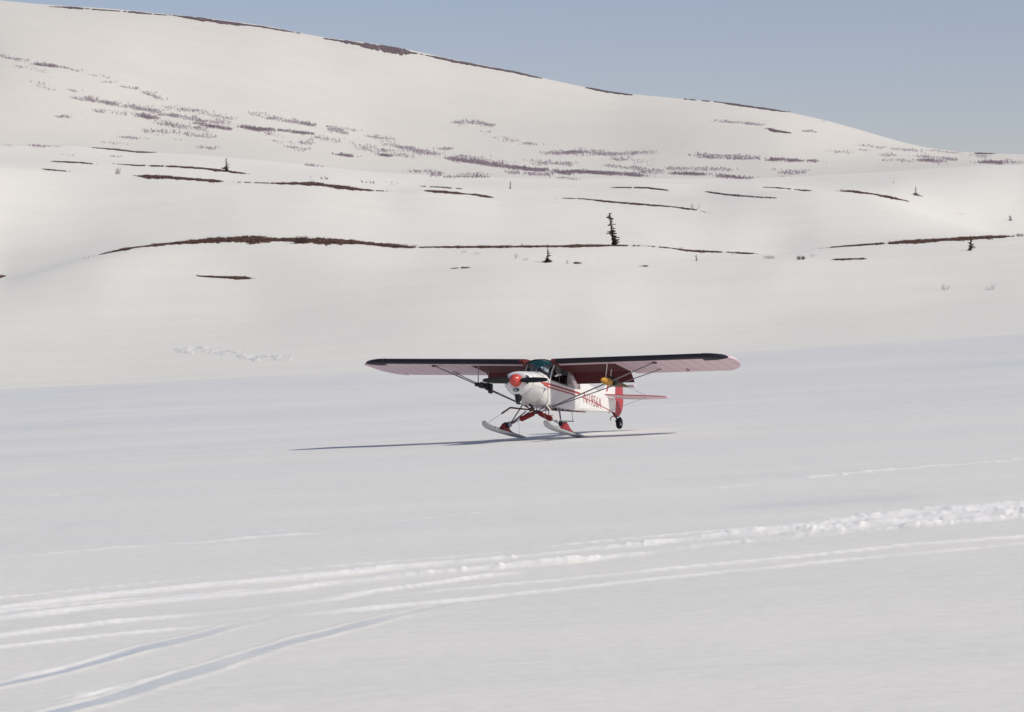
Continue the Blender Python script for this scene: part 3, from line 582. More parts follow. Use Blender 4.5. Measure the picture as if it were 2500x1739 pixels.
# ------------------------------------------------------------------ trees and shrubs
def spruce(u, vb, hpx, prof, label, lean=0.0, seed=0, m=None, name='spruce_tree', skirt=None):
    """prof: (height fraction, left reach, right reach) in fractions of the height"""
    R = random.Random(seed); p, d = at(u, vb)
    H = hpx*d/FPX; root = empty(name, tuple(p)); tag(root, label, 'tree', 'sparse spruces on the snow slopes')
    tr = MB(); n = 7
    ax = lambda t: Vector((-lean*t*H*(.6+.4*t) + .02*H*math.sin(3*t+seed), 0, t*H))
    tr.tube([ax(i/n) for i in range(n+1)], [H*.020*(1-.9*i/n)+.015 for i in range(n+1)], 7); tr.v = [(a, b, c-.25 if c < .01 else c) for a, b, c in tr.v]
    tr.build('trunk', M_FAINT if m is M_FAINT else M_BARK, root)
    a = np.array(prof); V = []; F = []
    nb = int(70 + H*11)
    for i in range(nb):
        t = R.uniform(0, .22) if R.random() < .3 else R.uniform(0, 1); tl = float(np.interp(t, a[:, 0], a[:, 1]))*H; trr = float(np.interp(t, a[:, 0], a[:, 2]))*H
        th = R.uniform(0, 2*math.pi); c = math.cos(th); reach = (trr if c > 0 else tl)*R.uniform(.55, 1.35); reach = max(reach, .03*H)
        o = ax(min(t, .985)); dr = R.uniform(.0, .32)
        dirv = Vector((c, math.sin(th), 0)); K = 3
        for k in range(K):
            s0, s1 = k/K, (k+1.25)/K; wd = (.042*H*(1-.3*k)+.03)*R.uniform(.5, 1.2)*(.5+.5*(1-t))
            q0 = o+dirv*reach*s0+Vector((0, 0, -dr*reach*s0**1.3)); q1 = o+dirv*reach*min(s1, 1)+Vector((0, 0, -dr*reach*min(s1, 1)**1.3+.02*H*(k == K-1)))
            sd_ = Vector((-dirv.y, dirv.x, R.uniform(-.7, .7))).normalized()*wd
            b = len(V); V += [q0+sd_, q0-sd_+Vector((0, 0, -wd*.8)), q1-sd_*.35+Vector((0, 0, -wd*.9)), q1+sd_*.35]; F.append((b, b+1, b+2, b+3))
            b = len(V); V += [q0+Vector((0, 0, wd)), q0+Vector((0, 0, -wd*1.1)), q1+Vector((0, 0, -wd*.5)), q1+Vector((0, 0, wd*.3))]; F.append((b, b+1, b+2, b+3))
    me = bpy.data.meshes.new('crown'); me.from_pydata([tuple(x) for x in V], [], F); me.materials.append(m or M_SPRUCE)
    o = bpy.data.objects.new('crown', me); COL.objects.link(o); o.parent = root
    return root
spruce(1499, 600, 80, [(.0, .05, .07), (.06, .07, .12), (.14, .05, .15), (.24, .05, .17), (.30, .12, .16), (.36, .15, .16), (.42, .14, .10), (.50, .06, .09), (.57, .05, .11), (.62, .13, .13), (.66, .12, .14), (.70, .05, .05), (.80, .05, .09), (.86, .10, .09), (.90, .13, .03), (.95, .05, .08), (1, .03, .03)],
       'tallest dark spruce, ragged and leaning left on the bank crest', .105, 3)
spruce(1337, 641, 45, [(0, .30, .24), (.05, .42, .25), (.10, .30, .24), (.16, .14, .22), (.24, .10, .17), (.30, .07, .08), (.36, .06, .20), (.42, .05, .22), (.46, .04, .06), (.53, .05, .22), (.58, .05, .16), (.64, .05, .05), (.70, .16, .05), (.74, .12, .05), (.82, .05, .06), (1, .03, .03)],
       'squat dark spruce with a wide skirt just below the heath line', .0, 5)
spruce(552, 419, 33, [(0, .05, .08), (.10, .08, .14), (.20, .14, .16), (.27, .36, .26), (.33, .28, .24), (.42, .12, .2), (.5, .07, .3), (.58, .05, .24), (.68, .08, .16), (.8, .09, .11), (.92, .04, .09), (1, .02, .03)],
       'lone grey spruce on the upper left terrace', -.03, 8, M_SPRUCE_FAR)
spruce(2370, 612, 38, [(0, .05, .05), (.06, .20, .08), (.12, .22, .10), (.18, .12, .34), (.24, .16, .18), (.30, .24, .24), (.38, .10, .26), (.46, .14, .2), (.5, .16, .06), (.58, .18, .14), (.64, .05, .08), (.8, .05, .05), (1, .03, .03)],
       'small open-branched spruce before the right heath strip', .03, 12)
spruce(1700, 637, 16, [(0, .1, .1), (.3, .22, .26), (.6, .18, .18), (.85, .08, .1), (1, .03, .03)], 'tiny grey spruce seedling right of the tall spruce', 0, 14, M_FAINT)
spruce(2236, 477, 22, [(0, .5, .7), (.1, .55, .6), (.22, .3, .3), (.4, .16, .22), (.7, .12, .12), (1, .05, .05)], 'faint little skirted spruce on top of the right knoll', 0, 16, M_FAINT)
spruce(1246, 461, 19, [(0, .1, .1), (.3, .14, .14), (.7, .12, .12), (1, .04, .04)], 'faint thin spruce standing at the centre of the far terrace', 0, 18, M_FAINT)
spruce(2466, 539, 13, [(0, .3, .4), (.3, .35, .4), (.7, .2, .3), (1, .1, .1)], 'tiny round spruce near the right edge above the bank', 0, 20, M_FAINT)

def shrub(u, vb, hpx, wpx, label, seed, m=None, n=26):
    R = random.Random(seed); p, d = at(u, vb)
    while d is None: vb += .5; p, d = at(u, vb)
    H = hpx*d/FPX; Wd = wpx*d/FPX
    mb = MB()
    for i in range(n):
        x0 = R.uniform(-.35, .35)*Wd; y0 = R.uniform(-.3, .3)*Wd; x1 = x0*1.5+R.gauss(0, .13)*Wd; h1 = H*R.uniform(.4, 1)*(1-.9*min(1, abs(x1)/Wd)**2)
        r = max(.012, H*.025)
        pm = Vector(((x0+x1)/2+R.gauss(0, .03)*Wd, y0, h1*.55)); tp = Vector((x1, y0+R.gauss(0, .1)*Wd, h1))
        mb.tube([(x0, y0, -.08), pm, tp], [r, r*.8, r*.35], 4, cap=False)
        for _ in range(2):
            q = pm.lerp(tp, R.random()); mb.tube([q, q+Vector((R.gauss(0, .10)*Wd, R.gauss(0, .05)*Wd, H*R.uniform(.08, .25)))], [r*.5, r*.25], 3, cap=False)
    o = mb.build('willow_shrub', m or M_SCRUB, None, False); o.location = tuple(p)
    return tag(o, label, 'shrub', 'small leafless shrubs poking out of the snow')
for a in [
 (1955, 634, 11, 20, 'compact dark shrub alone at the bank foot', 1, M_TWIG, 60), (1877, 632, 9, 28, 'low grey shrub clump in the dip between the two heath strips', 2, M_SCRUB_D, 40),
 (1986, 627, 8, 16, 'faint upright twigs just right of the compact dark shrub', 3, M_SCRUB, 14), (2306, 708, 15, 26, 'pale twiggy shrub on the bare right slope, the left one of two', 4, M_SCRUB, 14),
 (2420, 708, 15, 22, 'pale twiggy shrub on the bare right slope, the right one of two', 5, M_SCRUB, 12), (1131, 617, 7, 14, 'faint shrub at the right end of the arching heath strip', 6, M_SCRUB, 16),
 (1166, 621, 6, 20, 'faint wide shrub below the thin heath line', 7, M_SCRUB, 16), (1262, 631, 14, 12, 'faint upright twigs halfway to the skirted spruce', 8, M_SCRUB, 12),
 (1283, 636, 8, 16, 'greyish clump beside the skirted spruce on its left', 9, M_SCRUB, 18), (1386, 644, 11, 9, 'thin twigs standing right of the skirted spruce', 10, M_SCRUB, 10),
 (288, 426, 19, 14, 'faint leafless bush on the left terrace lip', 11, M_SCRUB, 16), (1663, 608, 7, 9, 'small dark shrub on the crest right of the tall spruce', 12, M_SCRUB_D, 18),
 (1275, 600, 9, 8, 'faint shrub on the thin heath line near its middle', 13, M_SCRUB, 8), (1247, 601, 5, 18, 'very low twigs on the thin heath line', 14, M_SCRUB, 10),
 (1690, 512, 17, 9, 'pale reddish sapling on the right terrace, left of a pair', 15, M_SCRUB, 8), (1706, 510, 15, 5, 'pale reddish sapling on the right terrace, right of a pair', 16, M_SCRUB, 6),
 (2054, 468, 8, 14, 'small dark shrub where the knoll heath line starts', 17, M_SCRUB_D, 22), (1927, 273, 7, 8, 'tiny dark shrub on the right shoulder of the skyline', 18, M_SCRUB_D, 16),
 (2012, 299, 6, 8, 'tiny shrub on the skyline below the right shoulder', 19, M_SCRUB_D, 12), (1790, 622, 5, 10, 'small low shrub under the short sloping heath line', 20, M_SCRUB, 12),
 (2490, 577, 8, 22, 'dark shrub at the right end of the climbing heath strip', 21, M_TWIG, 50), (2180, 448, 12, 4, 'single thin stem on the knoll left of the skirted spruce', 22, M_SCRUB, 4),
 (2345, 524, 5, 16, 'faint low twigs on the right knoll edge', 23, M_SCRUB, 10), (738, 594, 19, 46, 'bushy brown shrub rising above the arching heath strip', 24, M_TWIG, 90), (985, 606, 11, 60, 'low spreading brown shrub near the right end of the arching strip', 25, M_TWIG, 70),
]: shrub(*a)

# ------------------------------------------------------------------ the airplane
AO = Vector((-.05, 0, -1.93))                          # its base, in airplane axes (x forward, y its left, z up, origin at the wing root)
yaw, pit, rol = math.radians(-26.91), math.radians(6.7), math.radians(.87)
Ry = Matrix(((math.cos(yaw), -math.sin(yaw), 0), (math.sin(yaw), math.cos(yaw), 0), (0, 0, 1)))
B = Matrix(((0, 1, 0), (-1, 0, 0), (0, 0, 1)))
Rp = Matrix(((math.cos(pit), 0, -math.sin(pit)), (0, 1, 0), (math.sin(pit), 0, math.cos(pit))))
Rr = Matrix(((1, 0, 0), (0, math.cos(rol), -math.sin(rol)), (0, math.sin(rol), math.cos(rol))))
RC = Ry @ B @ Rp @ Rr                                  # airplane -> camera axes
W3 = Matrix(((cr, 0, sr), (0, 1, 0), (-sr, 0, cr)))
TC = Vector((.64, 74.43, -.12))
plane = empty('airplane'); tag(plane, 'white and red high-wing ski plane with a black leading edge, touching down on the snow', 'airplane')
plane.matrix_world = Matrix.Translation(W3 @ (RC @ AO + TC) + Vector((0, 0, CAMH))) @ (W3 @ RC).to_4x4()
def P(mb, name, m, parent=plane, smooth=True, ang=35, label=None):
    o = mb.build(name, m, parent, smooth, off=AO, ang=ang)
    if label: o['label'] = label
    return o

# ---- wings
AF = [(0, 0, 0), (.004, .011, -.010), (.02, .027, -.020), (.05, .042, -.028), (.1, .058, -.031), (.2, .074, -.030), (.3, .079, -.028), (.42, .077, -.024), (.56, .067, -.018), (.66, .056, -.014), (.76, .042, -.010), (.86, .030, -.005), (.94, .014, -.002), (1, .002, -.001)]
CH_ = 1.60
def plan(y):
    e = max(0, (abs(y)-4.6)/.765)
    k = math.sqrt(max(0, 1-min(e, 1)**2))
    return -.52*(1-k)**.9, -1.6+1.04*(1-k), max(k, .02)
def wp(y, i, top):
    le, te, k = plan(y); x = AF[i][0]; c = le-te; z = (AF[i][1] if top else AF[i][2])*CH_*(k**.7)
    X = le - x*c
    return (X, y, z + .135*X + .0175*abs(y) - .012)
def wing_strip(mb, ys, order):                          # order: list of (index, top)
    mb.loft([[wp(y, i, t) for i, t in order] for y in ys], closed=False, cap=False)
def closed_loft(mb, ys, order): mb.loft([[wp(y, i, t) for i, t in order] for y in ys], closed=True, cap=True)
iT = 10
for s in (1, -1):
    ysA = [s*y for y in np.linspace(.53, 4.6, 24)]
    ysB = [s*y for y in (4.6, 4.75, 4.9, 5.02, 5.12, 5.2, 5.27, 5.32, 5.35, 5.364)]
    mb = MB()
    closed_loft(mb, ysA, [(i, True) for i in range(6, iT+1)] + [(i, False) for i in range(iT, 4, -1)] + [(5, True)])
    wing = P(mb, 'wing', PINK, ang=50, label='wing with a pale pink underside')
    mb = MB()
    nose = [(5, False), (4, False), (3, False), (2, False), (1, False), (0, True), (1, True), (2, True), (3, True), (4, True), (5, True)]
    nose = nose[1:]
    wing_strip(mb, [s*y for y in np.linspace(.53, 4.6, 24)], nose)
    secs = []                                          # tapering off round the tip bow, a skin just proud of the tip
    for y, xm in ((4.6, .2), (4.72, .197), (4.84, .19), (4.95, .17), (5.05, .13), (5.14, .08), (5.21, .035), (5.25, .01)):
        le, te, k = plan(y); ring = []
        for f_, tp in [(1, 0), (.5, 0), (.25, 0), (.1, 0), (.02, 0), (0, 1), (.02, 1), (.1, 1), (.25, 1), (.5, 1), (1, 1)]:
            x = xm*f_; z = float(np.interp(x, [a[0] for a in AF], [a[1] if tp else a[2] for a in AF]))*CH_*(k**.7); X = le-x*(le-te)
            ring.append((X+.004*(f_ < .3), s*y, z+.135*X+.0175*y-.012+(.005 if tp else -.005)))
        secs.append(ring)
    mb.loft(secs, closed=False, cap=False)
    P(mb, 'leading_edge', NAVY, wing, ang=60)
    mb = MB()                                          # strip between nose and spar underside, then the rounded tip
    wing_strip(mb, ysA, [(4, False), (5, False)])
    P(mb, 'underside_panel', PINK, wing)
    mb = MB()
    rest = [(i, True) for i in range(5, 14)] + [(i, False) for i in range(13, 3, -1)]
    full = [(i, True) for i in range(0, 14)] + [(i, False) for i in range(13, 0, -1)]
    closed_loft(mb, ysB, full)
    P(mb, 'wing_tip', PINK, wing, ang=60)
    if s < 0:
        mb = MB(); mb.lathe([(-.06, .004), (-.03, .024), (.03, .024), (.06, .014)], (-.42, -5.32, .02), 10, 'y'); P(mb, 'tip_light', ORED, wing)
    # root fairing: the red collar beside the cabin
    mb = MB(); closed_loft(mb, [s*.40, s*.53], full); P(mb, 'root_fairing', COLLAR, wing, ang=50)
    # aileron
    mb = MB()
    def ail(y, fr):
        X = -1.235 - fr*.365; zt = .135*X + .0175*abs(y) - .012
        return X, zt
    secs = []
    for y in np.linspace(2.14, 4.57, 12):
        ring = []
        for fr, th in ((0, .034), (.15, .045), (.5, .028), (1, .004)): X, z = ail(y, fr); ring.append((X, s*y, z+.015+th))
        for fr, th in ((1, .002), (.5, .012), (.15, .018), (0, .012)): X, z = ail(y, fr); ring.append((X, s*y, z+.012-th))
        secs.append(ring)
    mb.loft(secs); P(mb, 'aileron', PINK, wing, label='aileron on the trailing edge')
    for y in (3.75,) if s > 0 else (2.95,):
        mb = MB(); mb.tube([(-1.12, s*y, -.17+.0175*y), (-1.2, s*y, -.25+.0175*y), (-1.32, s*y, -.20+.0175*y)], .012, 6); P(mb, 'hinge', RUST, wing)
    # flap, fully lowered
    mb = MB(); fa = math.radians(40 if s > 0 else 38); hx, hz = -1.12, -.075
    secs = []
    for y in np.linspace(.44, 2.10, 9):
        ring = []
        for a_, t_ in ((0, .0), (.015, .028), (.06, .042), (.2, .036), (.585, .004), (.585, -.004), (.2, -.02), (.06, -.030), (.015, -.020)):
            ring.append((hx - a_*math.cos(fa) - t_*math.sin(fa), s*y, hz - a_*math.sin(fa) + t_*math.cos(fa) + .0175*y))
        secs.append(ring)
    mb.loft(secs); P(mb, 'flap', MAROON, wing, label='lowered red flap with its shade painted in')
    mb = MB()
    # dark red underside of the root bay, running out to a slanted edge
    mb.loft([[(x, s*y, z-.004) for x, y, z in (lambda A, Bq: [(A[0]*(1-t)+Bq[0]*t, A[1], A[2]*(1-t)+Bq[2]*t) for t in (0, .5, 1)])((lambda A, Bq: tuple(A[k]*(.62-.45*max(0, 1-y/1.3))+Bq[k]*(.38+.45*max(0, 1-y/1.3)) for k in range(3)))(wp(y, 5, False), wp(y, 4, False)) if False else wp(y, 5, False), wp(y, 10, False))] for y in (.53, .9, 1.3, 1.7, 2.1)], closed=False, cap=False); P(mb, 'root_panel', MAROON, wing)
    # lift struts and jury struts
    b0_ = Vector((-.28, s*.37, -1.17)); f1 = Vector((-.33, s*3.2, -.05)); r1_ = Vector((-1.12, s*3.05, -.13))
    mb = MB(); mb.tube([b0_, f1], .036, 10, flat=.45); ls = P(mb, 'lift_strut', STRUT)
    mb = MB(); mb.box(f1+Vector((0, 0, .0)), (.12, .10, .07)); P(mb, 'strut_fitting', RUST, ls)
    mb = MB(); mb.tube([b0_+Vector((-.06, 0, 0)), r1_], .022, 8, flat=.6); ls2 = P(mb, 'lift_strut', STRUT, label='thinner rear lift strut')
    for (c0, c1, tz) in ((b0_, f1, 0), (b0_+Vector((-.06, 0, 0)), r1_, 1)):
        q = c0.lerp(c1, .52); mb = MB(); mb.tube([q, (q.x-.02, q.y+.03*s, -.10+.0175*abs(q.y)-(.09 if tz else 0))], .013, 7); P(mb, 'jury_strut', CREAM if s > 0 else STEEL)
    mb = MB(); q0 = b0_.lerp(f1, .52); q1 = (b0_+Vector((-.06, 0, 0))).lerp(r1_, .52); mb.tube([q0, q1], .012, 6); P(mb, 'jury_strut', STEEL)

# ---- equipment on the struts
q = Vector((-.30, 1.93, -.535))
mb = MB(); mb.lathe([(.42, .004), (.40, .03), (.30, .075), (.12, .10), (-.05, .10), (-.12, .095)], q, 16); pod = P(mb, 'equipment_pod', YEL, label='yellow streamlined pod clamped on the lift strut')
mb = MB(); mb.lathe([(-.12, .099), (-.4, .095), (-.7, .07), (-.95, .045), (-1.15, .03), (-1.2, .004)], q, 16); P(mb, 'pod_tail', BROWN, pod)
mb = MB(); mb.box(q+Vector((-.12, .02, .09)), (.34, .10, .12)); mb.box(q+Vector((-.2, .06, .02)), (.22, .2, .2)); P(mb, 'clamp', BLACK, pod)
mb = MB(); mb.tube([q+Vector((-1.15, .05, 0)), q+Vector((-1.45, .10, .03))], [.03, .045], 8); P(mb, 'pod_fin', PINK, pod)
q = Vector((-.29, -1.64, -.61))
mb = MB(); mb.box(q, (.30, .24, .13)); mb.box(q+Vector((.03, -.16, .03)), (.22, .16, .10)); mb.box(q+Vector((0, .13, -.03)), (.26, .12, .19))
eq = P(mb, 'equipment_pod', BLACK, label='dark lumpy camera mount clamped on the lift strut')
mb = MB(); mb.lathe([(.17, .05), (.30, .055), (.31, .04)], q+Vector((0, .05, .02)), 14); P(mb, 'camera_lens', BLACK, eq)
mb = MB(); mb.tube([q+Vector((0, .10, .09)), q+Vector((0, .09, .18)), q+Vector((0, .16, .20)), q+Vector((0, .2, .12))], .014, 6); P(mb, 'mount_handle', BLACK, eq)
mb = MB(); mb.lathe([(-.09, .02), (-.07, .045), (.05, .045), (.07, .02)], q+Vector((0, .17, -.16)), 12); P(mb, 'mount_knob', RUST, eq)
mb = MB(); mb.tube([q+Vector((0, -.20, .06)), q+Vector((-.02, -.22, .62))], .013, 6); P(mb, 'mount_rod', STEEL, eq)

# ---- fuselage
ST_ = [(-.05, .375, -.50, -1.165), (-.6, .375, -.52, -1.175), (-1.2, .37, -.56, -1.165), (-1.95, .355, -.54, -1.135)]
def hw(x): return float(np.interp(-x, [-.2, .05, 1.2, 1.95, 2.75, 3.6, 4.3, 4.9], [.39, .375, .37, .355, .305, .205, .12, .03]))
def zb(x): return float(np.interp(-x, [-.2, .05, .6, 1.2, 1.64, 2.75, 4.4, 4.9], [-1.15, -1.165, -1.175, -1.165, -1.15, -1.045, -.90, -.87]))
def sill(x): return float(np.interp(-x, [-.1, .05, .6, 1.2, 1.95], [-.47, -.50, -.525, -.56, -.545]))
mb = MB(); secs = []
for x in np.linspace(.02, -1.95, 10):
    h_, b_, t_ = hw(x), zb(x), sill(x)
    secs.append([(x, h_, t_), (x, h_, t_-.2), (x, h_, b_+.07), (x, h_-.03, b_+.015), (x, h_-.09, b_), (x, 0, b_-.005), (x, -h_+.09, b_), (x, -h_+.03, b_+.015), (x, -h_, b_+.07), (x, -h_, t_-.2), (x, -h_, t_)])
mb.loft(secs, closed=False, cap=False)
fus = P(mb, 'fuselage', WHITE, ang=40)
mb = MB(); secs = []
TOP = lambda x: float(np.interp(-x, [1.95, 2.3, 2.75, 3.2, 3.6, 4.1, 4.5, 4.9], [-.06, -.14, -.235, -.335, -.415, -.465, -.49, -.50]))
for x in np.linspace(-1.95, -4.9, 16):
    h_, b_, t_ = hw(x), zb(x), TOP(x); lz = b_+(t_-b_)*float(np.interp(-x, [1.95, 3, 4.9], [.58, .66, .85]))
    half = [(h_, lz), (h_, b_+.07), (h_*.9, b_+.012), (h_*.7, b_), (0, b_-.004)]
    up = [(h_*.88, lz+(t_-lz)*.55), (h_*.55, lz+(t_-lz)*.9), (0, t_)]
    ring = [(x, y, z) for y, z in half] + [(x, -y, z) for y, z in half[-2::-1]] + [(x, -y, z) for y, z in up[:2]] + [(x, 0, t_)] + [(x, y, z) for y, z in up[1::-1]]
    secs.append(ring)
mb.loft(secs); P(mb, 'rear_fuselage', WHITE, fus, ang=28)
# cabin roof behind the skylight, floor, bulkhead, seats
mb = MB(); mb.loft([[(x, y, z+ (.05 if abs(y) < .2 else 0)) for y in (-.40, -.2, 0, .2, .40)] for x, z in ((-.95, .005), (-1.3, -.03), (-1.65, -.07), (-1.97, -.14))], closed=False, cap=False); P(mb, 'cabin_roof', WHITE, fus)
mb = MB(); mb.box((-.95, 0, -1.02), (1.9, .66, .04)); mb.box((-.0, 0, -.62), (.10, .70, .30)); mb.box((-1.93, 0, -.62), (.02, .64, .9)); P(mb, 'cabin_lining', DARKIN, fus)
mb = MB(); mb.box((.0, 0, -.835), (.03, .745, .65)); P(mb, 'firewall', WHITE, fus)
for sx in (-.78, -1.5):
    mb = MB(); mb.box((sx+.1, 0, -.86), (.44, .42, .12)); mb.box((sx-.14, 0, -.58), (.10, .42, .52)); P(mb, 'seat', DARKIN, fus)
# side stripes and lettering
def side_strip(mb, pts, s=1, eps=.004):
    vs = []; n = len(pts)
    for x, z0, z1 in pts: y = (hw(x)+eps)*s; vs += [(x, y, z0), (x, y, z1)]
    mb.add(vs, [(2*i, 2*i+2, 2*i+3, 2*i+1) for i in range(n-1)])
for s in (1, -1):
    mb = MB(); xs = np.linspace(.02, -1.93, 8)
    side_strip(mb, [(x, -.640-.025*(-x), -.590-.022*(-x)) for x in xs], s); P(mb, 'stripe', RED, fus)
    mb = MB(); side_strip(mb, [(x, -.715-.02*(-x), -.675-.022*(-x)) for x in xs[:-1]], s); P(mb, 'stripe', RED, fus)
    mb = MB(); xs2 = np.linspace(-2.02, -4.75, 12); side_strip(mb, [(x, -.735-.055*(-x-2.0)-.010, -.735-.055*(-x-2.0)+.012) for x in xs2], s); P(mb, 'stripe', RED, fus)
def lettering(txt, x0, x1, zb0, zb1, h, s):
    cu = bpy.data.curves.new('registration', 'FONT'); cu.body = txt; cu.size = 1; cu.resolution_u = 4; cu.offset = -.013
    o = bpy.data.objects.new('registration', cu); COL.objects.link(o)
    dg = bpy.context.evaluated_depsgraph_get(); me = bpy.data.meshes.new_from_object(o.evaluated_get(dg)); COL.objects.unlink(o); bpy.data.objects.remove(o)
    co = [v.co.copy() for v in me.vertices]; mx = max(c.x for c in co); mn = min(c.x for c in co); my = max(c.y for c in co); ny_ = min(c.y for c in co)
    for v in me.vertices:
        t = (v.co.x-mn)/(mx-mn); t2 = t if s > 0 else 1-t; x = x0+(x1-x0)*t2; z = zb0+(zb1-zb0)*t2+(v.co.y-ny_)/(my-ny_)*h
        v.co = Vector((x, (hw(x)+.007)*s, z))-AO
    me.materials.clear(); me.materials.append(RED); me.name = 'registration'
    ob = bpy.data.objects.new('registration', me); COL.objects.link(ob); ob.parent = fus; ob['label'] = 'red registration lettering N1956A'
for s in (1, -1): lettering('N1956A', -2.20, -3.60, -.875, -.90, .285, s)

# ---- engine cowl
def csec(x, hwd, zt, zm, zbt, pw=1.75, n=28):
    ring = []
    for k in range(n):
        th = 2*math.pi*k/n; c, s_ = math.cos(th), math.sin(th)
        e = 2/(2.2 if s_ > 0 else pw)
        y = hwd*math.copysign(abs(c)**e, c); z = zm + ((zt-zm) if s_ > 0 else (zm-zbt))*math.copysign(abs(s_)**e, s_)
        ring.append((x, y, z))
    return ring
mb = MB()
mb.loft([csec(1.10, .20, -.50, -.64, -.86), csec(1.09, .30, -.45, -.64, -.94), csec(1.05, .37, -.415, -.63, -.99), csec(.95, .425, -.385, -.62, -1.03), csec(.75, .445, -.36, -.62, -1.07, 1.9), csec(.45, .43, -.335, -.62, -1.12, 2.2), csec(.2, .395, -.325, -.62, -1.15, 3.2), csec(.035, .376, -.34, -.62, -1.165, 7)])
cowl = P(mb, 'engine_cowl', COWLW, ang=40)
mb = MB()                                             # boot cowl rising to the windshield
mb.loft([[(.20, .398, -.55), (.20, .32, -.42), (.21, .15, -.33), (.22, 0, -.315), (.21, -.15, -.33), (.20, -.32, -.42), (.20, -.395, -.55)],
         [(-.06, .38, -.52), (.0, .31, -.40), (.08, .15, -.31), (.11, 0, -.295), (.08, -.15, -.31), (.0, -.31, -.40), (-.06, -.38, -.52)]], closed=False, cap=False)
P(mb, 'boot_cowl', COWLW, cowl)
for x_, prm in ((.952, (.425, -.385, -.62, -1.03, 1.75)), (.33, (.416, -.330, -.62, -1.134, 2.6))):
    mb = MB(); ring = [(x, y*1.004, (z+.64)*1.004-.64) for x, y, z in csec(x_, *prm)]; mb.tube(ring+ring[:1], .0045, 4, cap=False); P(mb, 'cowl_seam', SEAM, cowl)
for s in (1, -1):
    mb = MB(); mb.tube([(x, s*(float(np.interp(x, [.02, .2, .45, .75, .95], [.377, .40, .43, .445, .425]))+.002), -.76) for x in np.linspace(.95, .05, 8)], .004, 4); P(mb, 'cowl_seam', SEAM, cowl)
for s in (1, -1):
    mb = MB(); M_ = Matrix.Rotation(-.35*s, 3, 'Z')
    mb.lathe([(-.05, .06), (0, .118), (.035, .122), (.045, .108), (.02, .095)], (1.045, s*.255, -.62), 18, 'x', M_); P(mb, 'air_inlet', BLACK, cowl)
mb = MB(); mb.box((1.12, .0, -.885), (.07, .15, .075)); P(mb, 'light_frame', BLACK, cowl)
mb = MB(); mb.box((1.15, .0, -.888), (.02, .105, .045)); P(mb, 'landing_light', LENS, cowl)
mb = MB(); mb.loft([[(x*.8+.98, y*k*.72, z) for x, y in ((.09, .08), (.06, .1), (-.1, .1), (-.12, .06), (-.12, -.06), (-.1, -.1), (.06, -.1), (.09, -.08))] for k, z in ((.85, -.94), (1, -.97), (1, -1.06), (.75, -1.13), (.3, -1.17), (.22, -1.24))])
P(mb, 'air_box', BLACK, cowl)
for s in (1, -1):
    mb = MB(); xs = np.linspace(.62, .03, 7)
    vs = []
    for i, x in enumerate(xs):
        t = i/6; y = (float(np.interp(x, [.02, .2, .45, .75], [.377, .40, .43, .445]))+.006)*s
        vs += [(x, y, -.635-.085*t), (x, y*1.0, -.630+.045*t)]
    mb.add(vs, [(2*i, 2*i+2, 2*i+3, 2*i+1) for i in range(6)]); P(mb, 'cowl_stripe', ORED, cowl)
mb = MB(); mb.tube([(.22, -.05, -1.12), (.16, -.05, -1.19), (.05, -.05, -1.22)], .03, 10); P(mb, 'exhaust_pipe', BLACK, cowl)
mb = MB(); mb.box((.30, .42, -.79), (.07, .03, .05)); P(mb, 'latch', STEEL, cowl)

# ---- propeller, stopped level
mb = MB(); mb.lathe([(1.36, .004), (1.35, .05), (1.31, .105), (1.24, .148), (1.17, .165), (1.12, .165), (1.11, .10)], (0, 0, -.64), 24); prop = P(mb, 'propeller', ORED, ang=50, label='propeller with an orange-red spinner')
for s in (1, -1):
    mb = MB(); secs = []
    for r, c_, tw in ((.08, .045, 48), (.16, .065, 42), (.3, .085, 34), (.5, .082, 25), (.7, .07, 19), (.85, .055, 16), (.92, .035, 15), (.935, .012, 15)):
        a_ = math.radians(tw); ring = []
        for f_, t_ in ((-1, 0), (-.5, .16), (.2, .2), (.8, .1), (1, 0), (.5, -.05), (-.3, -.06)):
            u_ = f_*c_; v_ = t_*c_
            ring.append((1.20 + u_*math.sin(a_) + v_*math.cos(a_), s*r, -.64 - s*(u_*math.cos(a_) - v_*math.sin(a_))))
        secs.append(ring)
    mb.loft(secs); P(mb, 'blade', BLACK, prop, ang=60)

# ---- cabin glass
def base_pt(y): return Vector((.11-.17*(abs(y)/.38)**2.0, y, -.295-.225*(abs(y)/.38)**2.2))
def top_pt(y): return Vector((-.20-.08*(abs(y)/.38)**2, y*1.02, .045-.11*(abs(y)/.38)**3))
mb = MB(); ysw = np.linspace(-.375, .375, 13); secs = []
for t in np.linspace(0, 1, 7): secs.append([base_pt(y).lerp(top_pt(y), t)+Vector((.05*math.sin(math.pi*t), 0, .0)) for y in ysw])
mb.loft(secs, closed=False, cap=False); ws = P(mb, 'windshield', GLASS)
mb = MB(); mb.tube([base_pt(.378), base_pt(.378).lerp(top_pt(.378), .5)+Vector((.05, .005, 0)), top_pt(.378)], .017, 8); P(mb, 'windshield_post', CREAM, ws)
mb = MB(); mb.tube([base_pt(-.378), base_pt(-.378).lerp(top_pt(-.378), .5)+Vector((.05, -.005, 0)), top_pt(-.378)], .017, 8); P(mb, 'windshield_post', CREAM, ws)
mb = MB(); mb.tube([(-.10, .14, -.40), (-.33, .06, -.02)], .014, 6); mb.tube([(-.10, -.14, -.40), (-.33, -.06, -.02)], .014, 6); P(mb, 'cabin_tube', STEEL, ws)
mb = MB(); mb.tube([(-.12, .12, -.30), (-.14, .21, -.19)], .009, 6); P(mb, 'windshield_handle', CREAM, ws)
